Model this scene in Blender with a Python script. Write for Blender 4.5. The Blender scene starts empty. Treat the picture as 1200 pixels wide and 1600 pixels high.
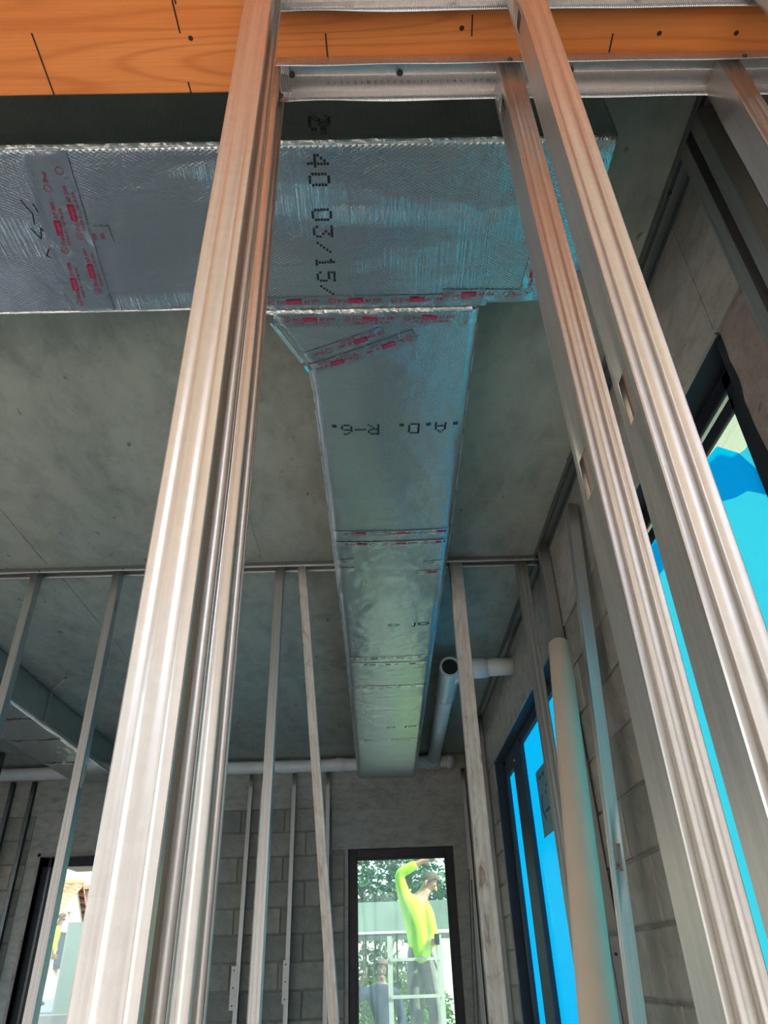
import bpy, bmesh, math, random
from mathutils import Vector, Matrix, Euler, noise as mnoise
random.seed(7)
C = bpy.context.scene.collection
SC = bpy.context.scene
R = math.radians
EYE = 1.5            # eye height: the script is laid out with the eye at z = 0 and lifted by EYE at the end

# ------------------------------------------------------------------ camera
cam_data = bpy.data.cameras.new('camera')
cam = bpy.data.objects.new('camera', cam_data); C.objects.link(cam)
cam_data.sensor_fit = 'HORIZONTAL'; cam_data.sensor_width = 36.0
cam_data.lens = 1106.0*36.0/1200.0
cam_data.clip_start = 0.02; cam_data.clip_end = 300
def _axes():
    def d(px, py):
        v = Vector((px-600.0, -(py-800.0), -1106.0)); return v.normalized()
    z = d(540, -900); y = d(601, 1520); y = (y - z*y.dot(z)).normalized(); x = y.cross(z)
    return Matrix((x, y, z))
cam.matrix_world = _axes().to_4x4()
SC.camera = cam

# ------------------------------------------------------------------ sky, sun, exposure
world = bpy.data.worlds.new('world'); SC.world = world; world.use_nodes = True
wn = world.node_tree.nodes; wl = world.node_tree.links; wn.clear()
wo = wn.new('ShaderNodeOutputWorld'); wb = wn.new('ShaderNodeBackground'); ws = wn.new('ShaderNodeTexSky')
ws.sky_type = 'NISHITA'; ws.sun_disc = False; ws.sun_elevation = R(52); ws.sun_rotation = R(120)
ws.air_density = 1.2; ws.dust_density = 2.0; ws.ozone_density = 1.0
wb.inputs['Strength'].default_value = 0.33
wl.new(ws.outputs[0], wb.inputs[0]); wl.new(wb.outputs[0], wo.inputs[0])
sun_data = bpy.data.lights.new('sun', 'SUN'); sun_data.energy = 4.2; sun_data.angle = R(0.6); sun_data.color = (1.0, 0.94, 0.85)
sun = bpy.data.objects.new('sun', sun_data); C.objects.link(sun)
SUNDIR = Vector((0.66, -0.36, 0.66)).normalized()
sun.rotation_euler = SUNDIR.to_track_quat('Z', 'Y').to_euler()
SC.view_settings.view_transform = 'Standard'; SC.view_settings.look = 'None'
SC.view_settings.gamma = 1.0; SC.view_settings.use_curve_mapping = False
SC.view_settings.exposure = 1.5
SC.cycles.max_bounces = 10; SC.cycles.diffuse_bounces = 6; SC.cycles.glossy_bounces = 6
SC.cycles.transparent_max_bounces = 12; SC.cycles.transmission_bounces = 6
SC.cycles.sample_clamp_indirect = 6.0; SC.cycles.caustics_reflective = False; SC.cycles.caustics_refractive = False
SC.cycles.use_denoising = True

# ------------------------------------------------------------------ materials
class NT:
    def __init__(s, name):
        s.m = bpy.data.materials.new(name); s.m.use_nodes = True
        s.n = s.m.node_tree.nodes; s.l = s.m.node_tree.links; s.n.clear()
        s.out = s.n.new('ShaderNodeOutputMaterial'); s.co = s.n.new('ShaderNodeTexCoord')
    def node(s, t, **k):
        n = s.n.new(t)
        for a, b in k.items(): setattr(n, a, b)
        return n
    def link(s, a, b): s.l.new(a, b)
    def mapping(s, scale=(1,1,1), rot=(0,0,0), src='Object'):
        m = s.node('ShaderNodeMapping'); m.inputs['Scale'].default_value = scale; m.inputs['Rotation'].default_value = rot
        s.link(s.co.outputs[src], m.inputs['Vector']); return m.outputs[0]
    def noise(s, vec, scale, detail=4, rough=.55, dist=0):
        t = s.node('ShaderNodeTexNoise'); t.inputs['Scale'].default_value = scale; t.inputs['Detail'].default_value = detail
        t.inputs['Roughness'].default_value = rough; t.inputs['Distortion'].default_value = dist
        if vec is not None: s.link(vec, t.inputs['Vector'])
        return t.outputs['Fac']
    def ramp(s, fac, stops):
        r = s.node('ShaderNodeValToRGB'); e = r.color_ramp.elements
        while len(e) < len(stops): e.new(0.5)
        for i, (p, c) in enumerate(stops):
            e[i].position = p; e[i].color = (*c, 1) if len(c) == 3 else c
        s.link(fac, r.inputs[0]); return r.outputs[0]
    def math(s, op, a, b=None):
        m = s.node('ShaderNodeMath', operation=op)
        for i, v in enumerate((a, b)):
            if v is None: continue
            if isinstance(v, (int, float)): m.inputs[i].default_value = v
            else: s.link(v, m.inputs[i])
        return m.outputs[0]
    def mix(s, fac, a, b, mode='MIX'):
        m = s.node('ShaderNodeMix', data_type='RGBA', blend_type=mode)
        for i, v in ((0, fac), (6, a), (7, b)):
            if isinstance(v, (int, float)): m.inputs[i].default_value = v
            elif isinstance(v, tuple): m.inputs[i].default_value = (*v, 1)
            else: s.link(v, m.inputs[i])
        return m.outputs[2]
    def bump(s, h, strength=.3, dist=.01, prev=None):
        b = s.node('ShaderNodeBump'); b.inputs['Strength'].default_value = strength; b.inputs['Distance'].default_value = dist
        s.link(h, b.inputs['Height'])
        if prev is not None: s.link(prev, b.inputs['Normal'])
        return b.outputs[0]
    def bsdf(s, color, rough=.6, metal=0.0, normal=None, **k):
        p = s.node('ShaderNodeBsdfPrincipled')
        for key, v in (('Base Color', color), ('Roughness', rough), ('Metallic', metal)):
            if isinstance(v, (int, float)): p.inputs[key].default_value = v
            elif isinstance(v, tuple): p.inputs[key].default_value = (*v, 1)
            else: s.link(v, p.inputs[key])
        for key, v in k.items(): p.inputs[key].default_value = v
        if normal is not None: s.link(normal, p.inputs['Normal'])
        s.link(p.outputs[0], s.out.inputs[0]); return s.m

M = {}
def simple(name, col, rough=.6, metal=0.0, var=.12, nscale=12, bump=.1):
    t = NT(name); v = t.mapping()
    n = t.noise(v, nscale, 5)
    c = t.ramp(n, [(.3, tuple(x*(1-var) for x in col)), (.7, tuple(min(1, x*(1+var)) for x in col))])
    M[name] = t.bsdf(c, rough, metal, t.bump(t.noise(v, nscale*5, 3), bump, .004))

def concrete(name, dark, light, warm, bumpy=.25, stretch=(1,1,1), rot=(0,0,0)):
    t = NT(name); v = t.mapping(stretch, rot)
    n1 = t.noise(v, 1.6, 8, .62, .6); n2 = t.noise(v, 9, 8, .7, .3); n3 = t.noise(v, 70, 4, .6)
    c = t.ramp(n1, [(.30, dark), (.50, light), (.62, warm), (.78, light)])
    c = t.mix(.55, c, t.ramp(n2, [(.30, tuple(x*.62 for x in dark)), (.55, light), (.8, tuple(min(1, x*1.25) for x in light))]), 'MIX')
    spots = t.ramp(t.noise(v, 22, 2, .5), [(.24, (.35,.33,.3)), (.30, (1,1,1))])
    c = t.mix(.8, c, spots, 'MULTIPLY')
    h = t.math('ADD', t.math('MULTIPLY', n2, .7), t.math('MULTIPLY', n3, .3))
    M[name] = t.bsdf(c, .85, 0, t.bump(h, bumpy, .012))
concrete('slab_concrete', (.27,.30,.255), (.41,.44,.375), (.45,.45,.36), .22, (1.0, .55, 1), (0,0,R(35)))  # green tint puts the coloured light on the ceiling into the slab colour
concrete('beam_concrete', (.27,.265,.23), (.43,.42,.365), (.47,.43,.34), .35, (1,1,2.2))
concrete('rough_render', (.25,.20,.17), (.40,.33,.28), (.46,.36,.29), .9)
concrete('floor_concrete', (.22,.22,.21), (.30,.30,.29), (.28,.27,.25), .1)

def block_mat():
    t = NT('block'); v = t.mapping()
    oi = t.node('ShaderNodeObjectInfo')
    tint = t.ramp(oi.outputs['Random'], [(0, (.31,.305,.265)), (.5, (.39,.37,.31)), (1, (.47,.43,.355))])
    n = t.noise(v, 5, 6, .7, .4)
    c = t.mix(1.0, tint, t.ramp(n, [(.28, (.62,.62,.62)), (.6, (1,1,1)), (.82, (1.25,1.2,1.15))]), 'MULTIPLY')
    h = t.noise(v, 160, 4, .7)
    M['block'] = t.bsdf(c, .95, 0, t.bump(h, .55, .006))
block_mat()
simple('mortar', (.27,.255,.22), .95, 0, .2, 20, .6)

def galv(name, base=(.72,.66,.60), rough=.33, spang=.05):
    t = NT(name); v = t.mapping((60, 60, 1.0)); v2 = t.mapping((1,1,1)); v3 = t.mapping((8,8,.6))
    streak = t.noise(v, 3.0, 4, .6); sp = t.node('ShaderNodeTexVoronoi'); sp.inputs['Scale'].default_value = 140
    t.link(v2, sp.inputs['Vector'])
    c = t.mix(spang*4, t.ramp(streak, [(.3, tuple(x*.86 for x in base)), (.7, tuple(min(1, x*1.06) for x in base))]), t.ramp(sp.outputs['Color'], [(.2, tuple(x*.8 for x in base)), (.8, base)]))
    dirt = t.noise(v3, 3.0, 6, .7)
    c = t.mix(t.ramp(dirt, [(.66, (0,0,0)), (.74, (.35,.35,.35))]), c, (.52,.47,.42))
    rr = t.math('ADD', rough-.04, t.math('MULTIPLY', streak, .12))
    M[name] = t.bsdf(c, rr, .93, t.bump(t.noise(v3, 2.0, 3), .08, .01))
galv('galvanised')
galv('galvanised_inner', (.50,.49,.46), .46)
galv('galvanised_matte', (.60,.58,.55), .44)
galv('track_grey', (.30,.31,.30), .48)

def spattered():
    t = NT('spattered_steel'); v = t.mapping((3,3,1))
    n = t.noise(v, 9, 6, .65, .8)
    c = t.ramp(n, [(.33, (.34,.25,.19)), (.42, (.62,.55,.48)), (.6, (.74,.69,.62))])
    m = t.ramp(n, [(.36, (.0,.0,.0)), (.5, (.35,.35,.35))])
    M['spattered_steel'] = t.bsdf(c, .62, m, t.bump(n, .25, .004))
spattered()

def knurl():
    t = NT('knurled_track'); v = t.mapping()
    w = t.node('ShaderNodeTexWave', wave_type='BANDS', bands_direction='X'); w.inputs['Scale'].default_value = 110
    w.inputs['Distortion'].default_value = .4; t.link(v, w.inputs['Vector'])
    n = t.noise(t.mapping((1, 50, 50)), 1, 3)
    c = t.ramp(n, [(.3, (.56,.54,.54)), (.7, (.66,.64,.63))])
    M['knurled_track'] = t.bsdf(c, .30, .9, t.bump(w.outputs['Fac'], .32, .002))
knurl()

def foil(name, base=(.66,.71,.73), rough=.17, scrim=.30, crinkle=.16, pleat=0):
    t = NT(name); v = t.mapping()
    a = t.node('ShaderNodeTexWave', wave_type='BANDS', bands_direction='X'); a.inputs['Scale'].default_value = 46
    b = t.node('ShaderNodeTexWave', wave_type='BANDS', bands_direction='X'); b.inputs['Scale'].default_value = 46
    for w, r in ((a, 60), (b, -60)):
        w.inputs['Distortion'].default_value = .15; w.wave_profile = 'SIN'
        t.link(t.mapping((1,1,0), (0,0,R(r))), w.inputs['Vector'])
    s = t.math('MAXIMUM', t.math('POWER', a.outputs['Fac'], 6), t.math('POWER', b.outputs['Fac'], 6))
    n1 = t.noise(t.mapping((1.6,1,1)), 14, 5, .6, .8); n2 = t.noise(v, 90, 3, .6)
    nb = t.bump(s, scrim, .0018)
    nb = t.bump(n1, crinkle, .012, nb); nb = t.bump(n2, .18, .002, nb)
    if pleat:
        w1 = t.noise(t.mapping((55, 1.2, 1.2)), 2.4, 3, .6); mk = t.ramp(t.noise(t.mapping((1.2, 5, 5)), 1.6, 3), [(.50, (0,0,0)), (.68, (1,1,1))])
        nb = t.bump(t.math('MULTIPLY', t.math('POWER', w1, 2.0), mk), .9*pleat, .010, nb)
    c = t.mix(t.math('MULTIPLY', n1, .35), base, tuple(x*.72 for x in base))
    M[name] = t.bsdf(c, t.math('ADD', rough, t.math('MULTIPLY', n1, .12)), .94, nb)
foil('foil')
foil('foil_pleated', pleat=1.0)
foil('foil_tape', (.70,.74,.75), .20, .10, .45)
foil('foil_seam', (.92,.90,.86), .34, .05, 1.0)

def wood():
    t = NT('beam_wood')
    v = t.mapping((.55, 6.0, 6.0)); n = t.noise(v, 1.5, 1.5, .4, .1)
    rings = t.math('SINE', t.math('MULTIPLY', n, 95)); rings = t.math('POWER', t.math('ADD', t.math('MULTIPLY', rings, .5), .5), 5.0)
    fib = t.noise(t.mapping((3, 160, 160)), 2, 4, .7)
    c = t.ramp(n, [(.3, (.80,.235,.050)), (.5, (.86,.29,.075)), (.7, (.78,.22,.045))])
    c = t.mix(t.math('MULTIPLY', rings, .45), c, (.55,.13,.02))
    c = t.mix(.35, c, t.ramp(fib, [(.3, (.6,.6,.6)), (.7, (1.1,1.1,1.1))]), 'MULTIPLY')
    M['beam_wood'] = t.bsdf(c, .55, 0, t.bump(fib, .15, .002))
wood()
simple('cream_pvc', (.62,.50,.38), .45, 0, .05, 6, .03)
simple('white_pvc', (.82,.82,.78), .32, 0, .06, 8, .03)
simple('pvc_joint', (.52,.53,.50), .4, 0, .08, 8, .03)
simple('hollow_shade', (.02,.02,.02), .9)
simple('black_frame', (.018,.020,.026), .38, .2, .15, 10, .02)
simple('bronze_frame', (.045,.036,.038), .42, .3, .15, 10, .02)
simple('navy_frame', (.030,.048,.070), .60, .2, .15, 10, .02)
simple('red_ink', (.42,.012,.06), .5, 0, .1, 40, 0)
simple('black_ink', (.012,.014,.018), .6, 0, .1, 40, 0)
simple('marker', (.02,.015,.012), .8, 0, .1, 40, 0)
simple('screw_steel', (.07,.065,.06), .4, .7, .2, 60, .1)
simple('white_plate', (.62,.60,.56), .45, .4, .1, 20, .05)
simple('dull_plate', (.36,.36,.35), .5, .5, .1, 20, .05)
simple('dull_steel', (.16,.17,.17), .45, .75, .15, 20, .1)
simple('nail_dark', (.05,.03,.02), .6, .4)
simple('sunny_ground', (.50,.455,.40), .9, 0, .1, 3, .3)
simple('yard_paving', (.16,.165,.165), .9, 0, .12, 2, .3)
simple('cream_render', (.62,.55,.45), .9, 0, .06, 3, .2)
simple('house_cream', (.46,.40,.31), .9, 0, .06, 3, .2)
simple('white_render', (.85,.86,.82), .9, 0, .05, 3, .2)
simple('pink_render', (.42,.27,.23), .9, 0, .06, 3, .2)
simple('clay_tile', (.50,.22,.13), .8, 0, .2, 6, .3)
simple('pale_green_board', (.20,.235,.215), .7, 0, .05, 3, .05)
simple('reflection_green', (.16,.20,.17), .8, 0, .2, 2, .1)
simple('leaf', (.22,.42,.07), .5, 0, .45, 3, .1)
simple('leaf_dark', (.05,.13,.05), .5, 0, .4, 3, .1)
simple('bark', (.16,.11,.07), .9, 0, .2, 20, .5)
simple('hivis', (.50,.88,.03), .75, 0, .12, 5, .3)
simple('skin', (.52,.27,.18), .55, 0, .08, 20, .05)
simple('hair', (.10,.06,.04), .8, 0, .2, 60, .3)
simple('denim', (.10,.14,.20), .85, 0, .2, 20, .3)
simple('grey_cloth', (.20,.19,.19), .85, 0, .15, 20, .3)
simple('navy_cloth', (.012,.020,.045), .85, 0, .2, 20, .3)
simple('dark_skin', (.16,.09,.06), .55, 0, .08, 20, .05)
simple('boot', (.05,.035,.025), .7)
simple('ladder_alu', (.72,.72,.68), .4, .5, .06, 20, .05)
simple('gate_black', (.03,.04,.04), .5, .3)
simple('phone_black', (.01,.012,.014), .3)
simple('sticker', (.16,.36,.44), .6, 0, .05, 10, 0)
simple('sticker_ink', (.02,.12,.20), .6, 0, .05, 10, 0)

def glass(name, tint=(.86,.93,.88), gl=.10, haze=.0, hcol=(.5,.6,.55)):
    t = NT(name); tr = t.node('ShaderNodeBsdfTransparent'); tr.inputs[0].default_value = (*tint, 1)
    g = t.node('ShaderNodeBsdfGlossy'); g.inputs['Roughness'].default_value = .03
    lw = t.node('ShaderNodeFresnel'); lw.inputs['IOR'].default_value = 1.5
    mx = t.node('ShaderNodeMixShader'); t.link(t.math('ADD', lw.outputs[0], gl-.04), mx.inputs[0])
    t.link(tr.outputs[0], mx.inputs[1]); t.link(g.outputs[0], mx.inputs[2])
    last = mx.outputs[0]
    if haze:
        d = t.node('ShaderNodeBsdfTranslucent'); d.inputs[0].default_value = (*hcol, 1)
        m2 = t.node('ShaderNodeMixShader'); m2.inputs[0].default_value = haze
        t.link(last, m2.inputs[1]); t.link(d.outputs[0], m2.inputs[2]); last = m2.outputs[0]
    t.link(last, t.out.inputs[0]); M[name] = t.m
glass('window_glass'); glass('green_glass', (.80,.90,.80), .08, .10, (.75,.85,.65)); glass('hazy_glass', (.78,.92,.84), .09, .07, (.65,.8,.75))

def film(name, col, thru, col2):
    t = NT(name); v = t.mapping()
    n = t.noise(t.mapping((1,1,.6)), 2.2, 4, .6, .8)
    c = t.ramp(n, [(.35, col), (.62, col), (.75, col2)])
    d = t.node('ShaderNodeBsdfTranslucent'); t.link(c, d.inputs[0])
    tr = t.node('ShaderNodeBsdfTransparent'); tr.inputs[0].default_value = (*col, 1)
    g = t.node('ShaderNodeBsdfGlossy'); g.inputs['Roughness'].default_value = .25; g.inputs[0].default_value = (.8,.9,1,1)
    t.link(t.bump(t.noise(v, 25, 3), .2, .004), g.inputs['Normal'])
    m1 = t.node('ShaderNodeMixShader'); m1.inputs[0].default_value = thru; t.link(d.outputs[0], m1.inputs[1]); t.link(tr.outputs[0], m1.inputs[2])
    m2 = t.node('ShaderNodeMixShader'); m2.inputs[0].default_value = .05; t.link(m1.outputs[0], m2.inputs[1]); t.link(g.outputs[0], m2.inputs[2])
    t.link(m2.outputs[0], t.out.inputs[0]); M[name] = t.m
film('blue_film', (.002,.50,.97), .12, (.10,.66,.98))
film('pale_film', (.04,.50,.80), .12, (.10,.58,.82))
film('deep_film', (.0,.44,.80), .10, (.0,.48,.84))

# ------------------------------------------------------------------ mesh helpers
class MB:
    def __init__(s): s.v = []; s.f = []
    def add(s, vs, fs):
        b = len(s.v); s.v += [tuple(v) for v in vs]; s.f += [tuple(i+b for i in f) for f in fs]; return s
    def box(s, x0, x1, y0, y1, z0, z1):
        return s.add([(x0,y0,z0),(x1,y0,z0),(x1,y1,z0),(x0,y1,z0),(x0,y0,z1),(x1,y0,z1),(x1,y1,z1),(x0,y1,z1)],
                     [(0,3,2,1),(4,5,6,7),(0,1,5,4),(1,2,6,5),(2,3,7,6),(3,0,4,7)])
    def bar(s, a, b, r, n=10, r2=None, cap=True):
        a = Vector(a); b = Vector(b); d = (b-a).normalized(); u = d.orthogonal().normalized(); w = d.cross(u)
        r2 = r if r2 is None else r2
        vs = [a + (u*math.cos(t)+w*math.sin(t))*r for t in [2*math.pi*i/n for i in range(n)]] + \
             [b + (u*math.cos(t)+w*math.sin(t))*r2 for t in [2*math.pi*i/n for i in range(n)]]
        fs = [(i, (i+1)%n, n+(i+1)%n, n+i) for i in range(n)]
        if cap: fs += [tuple(range(n))[::-1], tuple(range(n, 2*n))]
        return s.add(vs, fs)
    def tube(s, pts, r, n=12, cap=True):
        pts = [Vector(p) for p in pts]; vs = []; u = None
        for i, p in enumerate(pts):
            d = (pts[min(i+1, len(pts)-1)] - pts[max(i-1, 0)]).normalized()
            if u is None: u = d.orthogonal().normalized()
            u = (u - d*u.dot(d)).normalized(); w = d.cross(u)
            rr = r[i] if isinstance(r, (list, tuple)) else r
            vs += [p + (u*math.cos(t)+w*math.sin(t))*rr for t in [2*math.pi*k/n for k in range(n)]]
        fs = [(i*n+k, i*n+(k+1)%n, (i+1)*n+(k+1)%n, (i+1)*n+k) for i in range(len(pts)-1) for k in range(n)]
        if cap: fs += [tuple(range(n))[::-1], tuple(range((len(pts)-1)*n, len(pts)*n))]
        return s.add(vs, fs)
    def beam(s, a, b, w, h, up=(0,0,1)):
        a = Vector(a); b = Vector(b); d = (b-a).normalized(); sd = d.cross(Vector(up)).normalized(); uu = sd.cross(d)
        vs = [p + sd*sx*w/2 + uu*sy*h/2 for p in (a, b) for sx, sy in ((-1,-1),(1,-1),(1,1),(-1,1))]
        return s.add(vs, [(0,1,2,3)[::-1],(4,5,6,7),(0,1,5,4),(1,2,6,5),(2,3,7,6),(3,0,4,7)])
    def build(s, name, mat, parent=None, smooth=False, mats=None):
        me = bpy.data.meshes.new(name); me.from_pydata(s.v, [], s.f); me.validate()
        me.materials.append(M[mat] if isinstance(mat, str) else mat)
        bm = bmesh.new(); bm.from_mesh(me); bmesh.ops.recalc_face_normals(bm, faces=bm.faces); bm.to_mesh(me); bm.free()
        if smooth:
            for p in me.polygons: p.use_smooth = True
        me.update()
        return link(name, me, parent)
def link(name, me, parent=None, loc=None, rot=None):
    o = bpy.data.objects.new(name, me); C.objects.link(o)
    if parent is not None: o.parent = parent
    if loc is not None: o.location = loc
    if rot is not None: o.rotation_euler = rot
    return o
def tag(o, label=None, cat=None, group=None, kind=None):
    for k, v in (('label', label), ('category', cat), ('group', group), ('kind', kind)):
        if v: o[k] = v
    return o
def thing(name, label, cat, loc=(0,0,0), rot=(0,0,0), group=None):
    o = bpy.data.objects.new(name, None); C.objects.link(o); o.location = loc; o.rotation_euler = rot; o.empty_display_size = .1
    return tag(o, label, cat, group)
def struct_empty(name):
    o = bpy.data.objects.new(name, None); C.objects.link(o); o['kind'] = 'structure'; return o
def solid(o, t, off=0):
    m = o.modifiers.new('thickness', 'SOLIDIFY'); m.thickness = t; m.offset = off; return o
def bevel(o, w, seg=1):
    m = o.modifiers.new('edge', 'BEVEL'); m.width = w; m.segments = seg; m.limit_method = 'ANGLE'; m.angle_limit = R(40); return o
def smooth_by_angle(o, ang=35):
    me = o.data
    for p in me.polygons: p.use_smooth = True
    bm = bmesh.new(); bm.from_mesh(me)
    for e in bm.edges:
        if len(e.link_faces) == 2 and e.calc_face_angle(0) > R(ang): e.smooth = False
    bm.to_mesh(me); bm.free(); return o

# text as mesh (flat print) -----------------------------------------------------
_tc = {}
def text_geo(s):
    if s in _tc: return _tc[s]
    cu = bpy.data.curves.new('t', 'FONT'); cu.body = s; cu.size = 1.0; cu.resolution_u = 2; cu.align_x = 'LEFT'
    o = bpy.data.objects.new('t', cu); C.objects.link(o)
    dg = bpy.context.evaluated_depsgraph_get(); me = bpy.data.meshes.new_from_object(o.evaluated_get(dg))
    vs = [v.co.copy() for v in me.vertices]; fs = [tuple(p.vertices) for p in me.polygons]
    bpy.data.objects.remove(o); bpy.data.curves.remove(cu); bpy.data.meshes.remove(me)
    w = max((v.x for v in vs), default=0); _tc[s] = (vs, fs, w); return _tc[s]
class Frame:
    """a flat printing frame: o origin, x reading direction, y letter-up direction"""
    def __init__(s, o, x, y):
        s.o = Vector(o); s.x = Vector(x).normalized(); s.y = Vector(y); s.y = (s.y - s.x*s.y.dot(s.x)).normalized(); s.n = s.x.cross(s.y)
    def p(s, u, v, w=0.0): return s.o + s.x*u + s.y*v + s.n*w
def put_text(mb, fr, s, u, v, h, width=None, w=0.0):
    vs, fs, tw = text_geo(s); k = h/.72; kx = k if width is None else width/tw
    mb.add([fr.p(u+q.x*kx, v+q.y*k, w) for q in vs], fs)
def put_rect(mb, fr, u0, u1, v0, v1, w=0.0):
    mb.add([fr.p(u0,v0,w), fr.p(u1,v0,w), fr.p(u1,v1,w), fr.p(u0,v1,w)], [(0,1,2,3)])
def put_ring(mb, fr, u, v, r, t, w=0.0, n=16):
    vs = []
    for i in range(n):
        a = 2*math.pi*i/n
        vs += [fr.p(u+math.cos(a)*r, v+math.sin(a)*r, w), fr.p(u+math.cos(a)*(r-t), v+math.sin(a)*(r-t), w)]
    mb.add(vs, [(2*i, (2*i+2)%(2*n), (2*i+3)%(2*n), 2*i+1) for i in range(n)])
DOT = {'0':'01110 10001 10001 10001 10001 10001 01110','1':'00100 01100 00100 00100 00100 00100 01110','2':'01110 10001 00001 00110 01000 10000 11111',
 '3':'11111 00010 00100 00010 00001 10001 01110','4':'00010 00110 01010 10010 11111 00010 00010','5':'11111 10000 11110 00001 00001 10001 01110',
 '6':'00110 01000 10000 11110 10001 10001 01110','8':'01110 10001 10001 01110 10001 10001 01110','A':'00100 01010 10001 10001 11111 10001 10001',
 'D':'11110 10001 10001 10001 10001 10001 11110','R':'11110 10001 10001 11110 10100 10010 10001','-':'00000 00000 00000 11111 00000 00000 00000',
 '.':'00000 00000 00000 00000 00000 01100 01100','/':'00000 00001 00010 00100 01000 10000 00000',':':'00000 01100 01100 00000 01100 01100 00000',
 ' ':'00000 00000 00000 00000 00000 00000 00000','J':'00111 00010 00010 00010 00010 10010 01100','O':'01110 10001 10001 10001 10001 10001 01110'}
def put_dots(mb, fr, s, u, v, pitch, cw, h, slant=0.0, fill=.80):
    for k, ch in enumerate(s):
        for r_, row in enumerate(DOT[ch].split()):
            for c_, b in enumerate(row):
                if b == '1':
                    uu = u + k*pitch + (c_+.5)*cw/5; vv = v + (6.5-r_)*h/7; uu += slant*(vv-v)
                    a, b2 = cw/10*fill*1.15, h/14*fill
                    j = random.uniform(-.0006, .0006)
                    put_rect(mb, fr, uu-a+j, uu+a+j, vv-b2, vv+b2)

# ------------------------------------------------------------------ key planes (eye at z = 0)
FLOOR = -1.5; CEIL = 1.74
WX = 0.86            # right wall face
WY = 7.0             # far wall face
WL = -4.4            # left wall face
BEAM = 1.30          # underside of the tie beams / window heads

# ------------------------------------------------------------------ ground, floor, ceiling
o = MB().box(-30, 30, -30, 0.3, FLOOR-.2, FLOOR).build('ground', 'sunny_ground'); o['kind'] = 'structure'
o = MB().box(.86+.16, 30, .3, 60, FLOOR-.2, FLOOR).box(-30, 1.02, WY+.2, 60, FLOOR-.2, FLOOR).build('ground', 'sunny_ground'); o['kind'] = 'structure'
o = MB().box(WL-.1, 1.02, .3, WY+.2, FLOOR-.2, FLOOR).build('floor', 'floor_concrete'); o['kind'] = 'structure'
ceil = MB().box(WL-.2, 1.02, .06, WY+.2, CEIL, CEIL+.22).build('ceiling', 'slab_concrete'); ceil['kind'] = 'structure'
# cast fins left by the formwork joints
for x0, y0, y1 in ((-1.622, .9, 3.08), (-1.60, 3.2, 7.0), (-.56, .9, 7.0)):
    m = MB(); n = 30; 
    pts = [(x0+random.uniform(-.002,.002), y0+(y1-y0)*i/n, CEIL-.001) for i in range(n+1)]
    for i in range(n):
        a, b = Vector(pts[i]), Vector(pts[i+1]); hgt = random.uniform(.002,.006) if x0 < -1 else .0015
        m.beam(a, b, random.uniform(.006,.010) if x0 < -1 else .004, hgt)
    m.build('formwork_fin', 'beam_concrete', ceil)

# ------------------------------------------------------------------ walls of blocks with recessed joints
_blk = {}
def block_mesh(w, h, d=.03, c=.006):
    k = (round(w,3), round(h,3))
    if k in _blk: return _blk[k]
    hw, hh = w/2, h/2
    vs = [(-hw,0,-hh),(hw,0,-hh),(hw,0,hh),(-hw,0,hh), (-hw,-d+c,-hh),(hw,-d+c,-hh),(hw,-d+c,hh),(-hw,-d+c,hh), (-hw+c,-d,-hh+c),(hw-c,-d,-hh+c),(hw-c,-d,hh-c),(-hw+c,-d,hh-c)]
    fs = [(8,9,10,11)] + [(a, b, b+4, a+4) for a, b in ((0,1),(1,2),(2,3),(3,0))] + [(a, b, b+4, a+4) for a, b in ((4,5),(5,6),(6,7),(7,4))]
    me = bpy.data.meshes.new('concrete_block'); me.from_pydata(vs, [], fs); me.materials.append(M['block']); me.update(); _blk[k] = me; return me
def lay_blocks(parent, u0, u1, z0, z1, holes, place, phase=0.0):
    nrow = int(round((z1-z0)/.2))
    for r_ in range(nrow):
        za = z0 + r_*.2; zc = za + .1; off = (.2 if r_ % 2 else 0.0) + phase
        u = u0 - .4 + off
        while u < u1:
            segs = [(max(u, u0), min(u+.4, u1))]
            for h0, h1, hz0, hz1 in holes:
                if zc > hz0 and zc < hz1:
                    ns = []
                    for a, b in segs:
                        if b <= h0 or a >= h1: ns.append((a, b))
                        else:
                            if a < h0: ns.append((a, h0))
                            if b > h1: ns.append((h1, b))
                    segs = ns
            for a, b in segs:
                if b-a < .05: continue
                me = block_mesh(round(b-a-.011, 2), .189)
                o = bpy.data.objects.new('concrete_block', me); C.objects.link(o); o.parent = parent
                p, rz = place((a+b)/2, zc, random.uniform(-.0025, .003)); o.location = p
                o.rotation_euler = (random.uniform(-.004,.004), random.uniform(-.006,.006), rz + random.uniform(-.004,.004))
            u += .4
# far wall: openings (x0, x1, z0, z1)
W1 = (-.30, .645, -.9, .94); W2 = (-3.05, -2.08, FLOOR, .965)
wall_back = MB()
def wall_with_holes(m, u0, u1, z0, z1, holes, f):
    us = sorted({u0, u1, *[h[0] for h in holes], *[h[1] for h in holes]}); zs = sorted({z0, z1, *[h[2] for h in holes], *[h[3] for h in holes]})
    for a, b in zip(us, us[1:]):
        for c, d in zip(zs, zs[1:]):
            cu, cz = (a+b)/2, (c+d)/2
            if any(h[0] < cu < h[1] and h[2] < cz < h[3] for h in holes): continue
            f(a, b, c, d)
wall_with_holes(wall_back, WL-.2, 1.02, FLOOR, CEIL, [W1, W2], lambda a,b,c,d: wall_back.box(a, b, WY+.010, WY+.2, c, d))
wb_ = wall_back.build('wall_back', 'mortar'); wb_['kind'] = 'structure'
lay_blocks(wb_, WL, -.45, FLOOR, BEAM, [(W2[0]-.12, W2[1]+.02, FLOOR, BEAM)], lambda u, z, d: ((u, WY+.028+d, z), 0), .12)
lay_blocks(wb_, -.45, -.33, FLOOR, .9, [], lambda u, z, d: ((u, WY+.028+d, z), 0), .0)
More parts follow.
